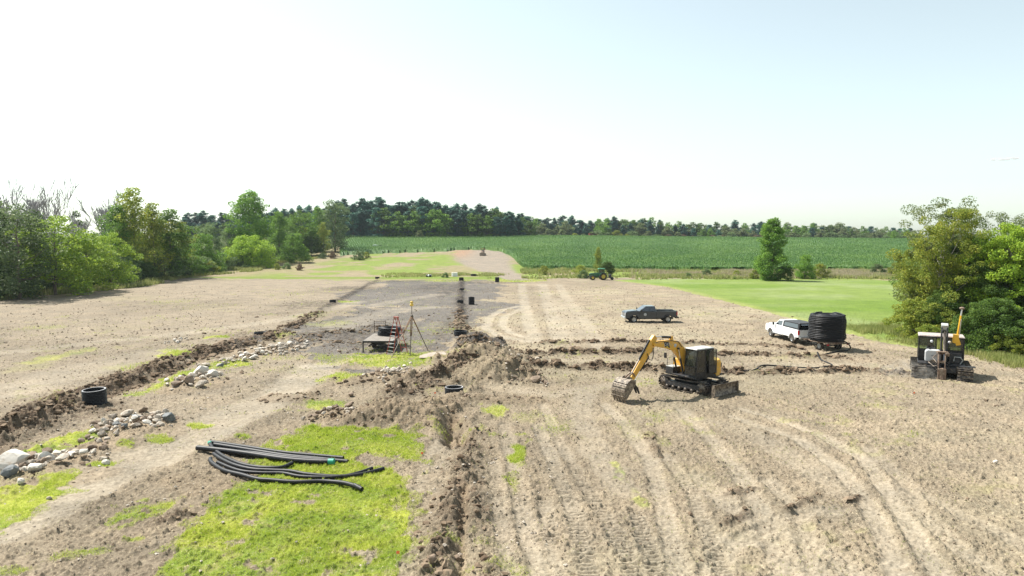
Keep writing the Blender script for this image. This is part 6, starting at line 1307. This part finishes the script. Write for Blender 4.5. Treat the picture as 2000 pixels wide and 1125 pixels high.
# ---- brown loader far up the clay lane
def loader():
    x, y = gp(943, 499); z = float(land(x, y)); e = empty('loader', (x, y, z), R(-95), 'small brown tracked loader far up the clay lane', 'loader')
    b = MB(); b.box((-.3, 0, 1.15), (2.4, 1.2, 1.1)); b.prism([(.9, .6), (1.6, .6), (1.6, 1.3), (.9, 1.7)], -.5, .5); b.build('body', M['rust'], e, bevel=.05)
    b = MB()
    for sx in (-1.0, .5):
        for s in (-1, 1): b.box((sx, s * .6, 2.2), (.09, .09, 1.2))
    b.box((-.25, 0, 2.82), (1.8, 1.4, .09)); b.build('canopy', M['redbrown'], e)
    for s in (-1, 1): belt(3.0, .8, .45, 'track', e, 0, s * .95, pitch=.3, roll=4)
    b = MB(); b.prism([(1.9, .1), (2.7, .15), (2.75, .25), (2.1, .4), (2.15, 1.0), (1.95, 1.05)], -1.1, 1.1)
    for s in (-1, 1): b.tube([(2.0, s * .7, .7), (.9, s * .75, 1.5), (.2, s * .75, 1.3)], .09, 5)
    b.build('bucket', M['bucket'], e)
    b = MB(); b.box((-.5, 0, 1.85), (.5, .5, .3)); b.box((-.75, 0, 2.15), (.12, .5, .5)); b.build('seat', M['seat'], e)
    b = MB(); b.cyl((1.0, .3, 1.5), (1.0, .3, 2.4), .05); b.build('exhaust_pipe', M['dull'], e)
loader()
def wagon(u, v, y, s, label, mt, name='farm_wagon'):
    x = xat(u, y); z = zt(v, y) ; z = float(land(x, y)); e = empty(name, (x, y, z + .9), R(8), label, 'wagon'); e.scale = (s, s, s)
    b = MB(); b.prism([(-2.5, 1.1), (2.5, 1.1), (2.7, 2.6), (-2.7, 2.6)], -1.1, 1.1); b.build('box', M[mt], e, bevel=.03)
    for i in range(6): b = MB(); b.box((-2.2 + i * .88, -1.14, 1.85), (.1, .06, 1.4)); b.build('stake', M['dull'], e)
    b = MB(); b.box((0, 0, .95), (4.8, .8, .2)); b.build('frame', M['dull'], e)
    for sx in (-1.7, 1.7):
        for q in (-1, 1): wheel(e, sx, q * .95, .5, .3, side=q)
wagon(1158, 461, 492, 1.15, 'dark red farm wagon on the far edge of the corn', 'redbrown')
wagon(1012, 460, 470, .8, 'small bright red farm machine at the far edge of the corn by the forest', 'redbrown', 'red_farm_machine')

# ---- rocks: every stone its own thing
def rock_mesh(seed, mt):
    g = np.random.default_rng(seed); import bmesh
    bm = bmesh.new(); bmesh.ops.create_icosphere(bm, subdivisions=2, radius=.5)
    pl = [(Vector(g.normal(size=3)).normalized(), g.uniform(.20, .42)) for _ in range(11)]
    for v in bm.verts:
        for n_, d in pl:
            k = v.co.dot(n_)
            if k > d: v.co -= n_ * (k - d) * .92
        v.co *= 1 + g.normal(0, .02)
    v = [tuple(q.co) for q in bm.verts]; f = [[w_.index for w_ in q.verts] for q in bm.faces]; bm.free()
    m = bpy.data.meshes.new('rock'); m.from_pydata(v, [], f); m.materials.append(M[mt]); m.update(); return m
RM = {k: [rock_mesh(100 + i + 10 * j, k) for i in range(6)] for j, k in enumerate(('rock', 'rockdk', 'rockgy', 'rockwh'))}
gR = random.Random(44); NR = [0]
def rock(u, v, px, label, kind='rock', grp=None, flat=.72, up=0, name='rock', cat='rock', long=1.):
    x, y = gp(u, v, 0); s = px / F * y * 1.1; z = gz(x, y)
    o = link(name, gR.choice(RM[kind]), None, (x, y, z + s * flat * .30 + up), (gR.uniform(-.3, .3), gR.uniform(-.3, .3), gR.uniform(0, 6.28)), (s * gR.uniform(.9, 1.2) * long, s * gR.uniform(.8, 1.05), s * flat * gR.uniform(.8, 1.2)))
    NR[0] += 1
    return tag(o, label, cat, grp)
PILE = []
def pile(n, u0, v0, u1, v1, spread, s0, s1, kinds, label, grp, hump=.25):
    for i in range(n):
        t = gR.random(); a = gR.gauss(0, .45); u = u0 + (u1 - u0) * t; v = v0 + (v1 - v0) * t + a * spread; up = max(0, (1 - abs(a) * 1.6)) * hump * (1 - abs(2 * t - 1) ** 2)
        s = s0 + (s1 - s0) * gR.random() ** 1.2; PILE.append((s, u + gR.gauss(0, spread * .4), v, label, gR.choice(kinds), grp, up))
rock(22, 938, 34, 'blue-grey boulder at the left edge of the photo', 'rockgy', flat=.9, name='boulder', cat='boulder'); rock(25, 912, 62, 'largest pale boulder at the left edge behind the blue-grey one', 'rockwh', flat=.7, name='boulder', cat='boulder', long=1.2)
for u, v, s, k, lb in [(66, 928, 34, 'rockwh', 'pale angular boulder right of the blue-grey one'), (90, 908, 40, 'rockwh', 'long pale slab right of the left-edge boulders'), (64, 902, 28, 'rockdk', 'brown rock behind the long pale slab'), (92, 886, 20, 'rockdk', 'brown rounded rock at the top of the left-edge pile'),
                       (112, 898, 26, 'rock', 'tan rock in the middle of the left-edge pile'), (136, 888, 17, 'rockwh', 'pale cube-like rock near the right of the left-edge pile'), (140, 899, 18, 'rockwh', 'pale rock just below the cube-like one'), (155, 888, 18, 'rock', 'tan rock right of the cube-like pale one'),
                       (122, 915, 26, 'rock', 'tan rock at the lower right of the left-edge pile'), (180, 880, 19, 'rockdk', 'brown rock at the right end of the left-edge pile'), (202, 883, 18, 'rockdk', 'lone brown rock right of the left-edge pile'), (208, 904, 15, 'rockwh', 'lone pale rock in the small grass tuft'), (40, 952, 18, 'rockwh', 'flat pale rock in front of the blue-grey boulder'),
                       (95, 973, 13, 'rock', 'small rock on the bank below the left grass'), (330, 828, 30, 'rockgy', 'large dark grey rounded rock at the right end of the middle pile'), (300, 813, 24, 'rock', 'upright tan rock near the right of the middle pile'), (228, 836, 20, 'rockgy', 'spotted blue-grey rock in the middle of the pile near the riser'), (268, 818, 20, 'rockgy', 'dark grey rock high on the middle pile'),
                       (208, 838, 20, 'rockdk', 'brown rock at the left of the middle pile'), (203, 850, 24, 'rockdk', 'brown flat rock at the lower left of the middle pile'), (255, 826, 15, 'rockwh', 'pale rock at the centre of the middle pile'), (247, 812, 26, 'rock', 'broad tan rock on top of the middle pile'), (304, 833, 20, 'rock', 'tan rock left of the large dark grey one'), (293, 826, 17, 'rock', 'small tan rock near the large dark grey one'),
                       (245, 848, 15, 'rockgy', 'greenish grey rock at the foot of the middle pile'), (268, 830, 16, 'rockdk', 'brown rock at the centre of the middle pile'), (280, 805, 16, 'rockdk', 'brown rock at the back of the middle pile'), (220, 816, 18, 'rock', 'tan rock at the back left of the middle pile'), (162, 803, 14, 'rockdk', 'brown stone between the riser and the middle pile'),
                       (393, 735, 34, 'rockwh', 'large pale boulder topping the rock heap by the left trench'), (414, 741, 24, 'rockwh', 'pale slab leaning right of the large pale boulder'), (375, 748, 24, 'rock', 'tan flat rock below the large pale boulder'), (341, 760, 26, 'rockdk', 'flat brown rock at the left foot of the trench-side heap'), (391, 760, 22, 'rock', 'tan rock at the right foot of the trench-side heap'), (363, 750, 15, 'rock', 'small tan rock on the trench-side heap'),
                       (370, 757, 26, 'rockdk', 'long brown rock at the foot of the trench-side heap'), (326, 751, 12, 'rockwh', 'small pale rock at the left tip of the trench-side heap'), (400, 716, 18, 'rock', 'pale rock in the grass above the trench-side heap'), (390, 716, 13, 'rock', 'small rock in the grass above the trench-side heap'), (432, 718, 14, 'rockgy', 'dark rock in the grass right of the trench-side heap'),
                       (728, 736, 13, 'rockdk', 'dark cube-shaped rock left of the rubble heap'), (739, 729, 15, 'rockdk', 'dark rock behind the cube-shaped one'), (710, 742, 9, 'rockwh', 'white stone at the far left of the rubble heap'), (686, 774, 12, 'rockdk', 'lone dark stone on the bare soil'), (683, 795, 20, 'rockdk', 'dark rock topping the heap left of the tan mound'), (653, 802, 16, 'rockdk', 'dark rock at the middle of the heap left of the tan mound'), (631, 810, 14, 'rockdk', 'dark rock at the left of the heap left of the tan mound'),
                       (1043, 751, 27, 'rockdk', 'brown pyramid-shaped rock at the right foot of the tan mound'), (1067, 750, 13, 'rockdk', 'brown lump right of the pyramid-shaped rock'), (1049, 706, 17, 'rock', 'square tan rock right of the upper tan mound'), (1012, 707, 12, 'rock', 'pale rock at the edge of the upper tan mound'), (1035, 707, 11, 'rockdk', 'small dark rock beside the square tan one'), (960, 700, 8, 'rockwh', 'small pale stone on the upper tan mound'),
                       (780, 773, 13, 'rockdk', 'lone brown stone left of the low black ring'), (915, 880, 9, 'rockdk', 'dark clod-like stone in the central trench'), (892, 1090, 18, 'rockdk', 'rounded brown stone lying in the near trench'), (845, 1122, 24, 'rockdk', 'rounded brown stone at the bottom edge beside the trench'), (1945, 905, 11, 'rockwh', 'flat pale stone in the right part of the field'), (912, 778, 16, 'rockdk', 'dark stone right of the low black ring'), (930, 845, 10, 'rockdk', 'dark stone at the right lip of the pit')]:
    rock(u, v, s, lb, k)
pile(70, 20, 924, 205, 886, 19, 6, 18, ['rock', 'rockwh', 'rockdk', 'rock'], 'small stone in the rock pile at the left edge', 'stones of the left-edge pile', .25)
pile(110, 172, 854, 340, 818, 24, 6, 18, ['rock', 'rock', 'rockdk', 'rockwh'], 'stone in the heap just right of the black riser', 'stones of the heap by the riser', .3)
pile(45, 325, 758, 425, 738, 12, 5, 15, ['rock', 'rockwh', 'rockdk', 'rock'], 'stone in the heap topped by a large pale boulder', 'stones of the trench-side heap', .3)
pile(120, 425, 712, 605, 672, 10, 5, 13, ['rock', 'rockwh', 'rock', 'rock'], 'pale stone in the long string of rubble along the left trench', 'stones strung along the left trench', .15)
pile(16, 315, 672, 365, 662, 6, 4, 8, ['rock', 'rockwh'], 'pale stone in the small cluster beyond the left trench', 'stones beyond the left trench', .1)
pile(60, 745, 742, 800, 722, 12, 5, 12, ['rock', 'rock', 'rockwh'], 'pale stone in the rubble heap at the centre', 'stones of the central rubble heap', .35)
pile(34, 600, 822, 692, 808, 12, 6, 14, ['rockdk', 'rockdk', 'rock'], 'brown stone in the heap left of the tan mound', 'stones of the brown heap', .3)
pile(22, 985, 748, 1075, 752, 6, 4, 9, ['rockdk', 'rock'], 'brown stone at the foot of the lower tan mound', 'stones at the mound foot', .05)
pile(14, 955, 702, 1060, 705, 5, 4, 8, ['rock', 'rockdk'], 'stone beside the upper tan mound', 'stones by the upper mound', .05)
pile(16, 650, 690, 700, 683, 6, 4, 7, ['rockdk', 'rock'], 'small stone in the reddish soil left of the plank deck', 'stones left of the deck', .1)
PILE.sort(key=lambda q: -q[0])
for s_, u_, v_, lb_, k_, g_p, up_ in PILE[:222]: rock(u_, v_, s_, lb_, k_, g_p, up=up_)
def rubble():
    V = []; Fc = []; mi = []
    for s_, u_, v_, lb_, k_, g_p, up_ in PILE[222:]:
        x, y = gp(u_, v_, 0); s_ = s_ / F * y * 1.1; z = gz(x, y) + s_ * .2 + up_; me = gR.choice(RM[k_]); E = Euler((gR.uniform(-.3, .3), gR.uniform(-.3, .3), gR.uniform(0, 6.28))).to_matrix(); b0 = len(V)
        for v in me.vertices: q = E @ v.co; V.append((x + q.x * s_, y + q.y * s_, z + q.z * s_ * .75))
        for p in me.polygons: Fc.append([b0 + i for i in p.vertices]); mi.append(['rock', 'rockdk', 'rockgy', 'rockwh'].index(k_))
    o = link('rubble', np_mesh('rubble', V, Fc, [M[k] for k in ('rock', 'rockdk', 'rockgy', 'rockwh')])); o.data.polygons.foreach_set('material_index', mi); tag(o, 'smaller stones lying between the larger rocks of the piles', None, kind='stuff')
rubble()
def pebbles():
    g = np.random.default_rng(15); x, y = scatter(9000, -26, 2, 17, 62, lambda a, b: (.06 + .5 * ss(.5, .62, fbm(a, b, .5, 2, 101))) * (np.abs(a) < 4 + b * .78) * np.clip(26 / b, .2, 1)); z = ground(x, y, False); n = len(x)
    s = .03 + .07 * g.uniform(0, 1, n) ** 4; o6 = np.array([(1, 0, 0), (0, 1, 0), (-1, 0, 0), (0, -1, 0), (0, 0, .7), (0, 0, -.5), (.6, .6, .35), (-.6, .6, .3), (-.6, -.6, .4), (.6, -.6, .3)])
    fc = np.array([(0, 6, 4), (6, 1, 4), (1, 7, 4), (7, 2, 4), (2, 8, 4), (8, 3, 4), (3, 9, 4), (9, 0, 4), (6, 0, 5), (1, 6, 5), (7, 1, 5), (2, 7, 5), (8, 2, 5), (3, 8, 5), (9, 3, 5), (0, 9, 5)])
    V = o6[None] * g.uniform(.6, 1.1, (n, 10, 1)) * s[:, None, None] + np.stack([x, y, z + s * .25], 1)[:, None]
    tag(link('pebbles', np_mesh('pebbles', V.reshape(-1, 3), (fc[None] + (np.arange(n) * 10)[:, None, None]).reshape(-1, 3), M['rock'])), 'small stones scattered over the bare soil', None, kind='stuff')
pebbles()
print('rocks', NR[0])
def haze():
    b = MB(); b.box((0, 760, 16), (2600, 2000, 64)); o = b.build('haze', [bpy.data.materials.new('haze_air')]); tag(o, 'thin summer haze over the fields', None, kind='stuff')
    m = o.data.materials[0]; m.use_nodes = True; n = m.node_tree; n.nodes.clear(); v = n.nodes.new('ShaderNodeVolumePrincipled'); ou = n.nodes.new('ShaderNodeOutputMaterial')
    v.inputs['Color'].default_value = (.80, .89, 1, 1); v.inputs['Density'].default_value = HAZE; v.inputs['Anisotropy'].default_value = .3; n.links.new(v.outputs[0], ou.inputs['Volume'])
HAZE = .00009
haze()
def puff(name, label, kind, lumps, dens, col):
    import bmesh
    bm = bmesh.new()
    for c, r in lumps: bmesh.ops.create_icosphere(bm, subdivisions=2, radius=1, matrix=Matrix.Translation(c) @ Matrix.Diagonal((*r, 1)))
    me = bpy.data.meshes.new(name); bm.to_mesh(me); bm.free(); m = bpy.data.materials.new(name + '_air'); me.materials.append(m); o = link(name, me); tag(o, label, None, kind=kind)
    m.use_nodes = True; n = m.node_tree; n.nodes.clear(); v = n.nodes.new('ShaderNodeVolumePrincipled'); ou = n.nodes.new('ShaderNodeOutputMaterial'); v.inputs['Color'].default_value = (*col, 1)
    tc = n.nodes.new('ShaderNodeTexCoord'); nz = n.nodes.new('ShaderNodeTexNoise'); nz.inputs['Scale'].default_value = 1.5 / max(lumps[0][1]) * 2; mr = n.nodes.new('ShaderNodeMapRange'); mr.inputs[1].default_value = .42; mr.inputs[2].default_value = .62; mr.inputs[4].default_value = dens
    n.links.new(tc.outputs['Object'], nz.inputs['Vector']); n.links.new(nz.outputs['Fac'], mr.inputs[0]); n.links.new(mr.outputs[0], v.inputs['Density']); n.links.new(v.outputs[0], ou.inputs['Volume'])
puff('dust_cloud', 'pale dust drifting off the left track of the drainage plow', 'stuff', [((28.3, 48.6, .7), (1.0, 1.2, .7)), ((27.4, 48.4, .5), (1.1, 1.0, .5)), ((29.0, 47.4, .5), (.8, .9, .6))], .26, (.90, .84, .75))
puff('cloud', 'small faint wisp of cloud low in the sky at upper right', 'structure', [((2125, 3000, 352), (50, 18, 7)), ((2175, 3000, 356), (38, 20, 6)), ((2095, 3000, 349), (30, 15, 5))], .08, (1, .96, .95))
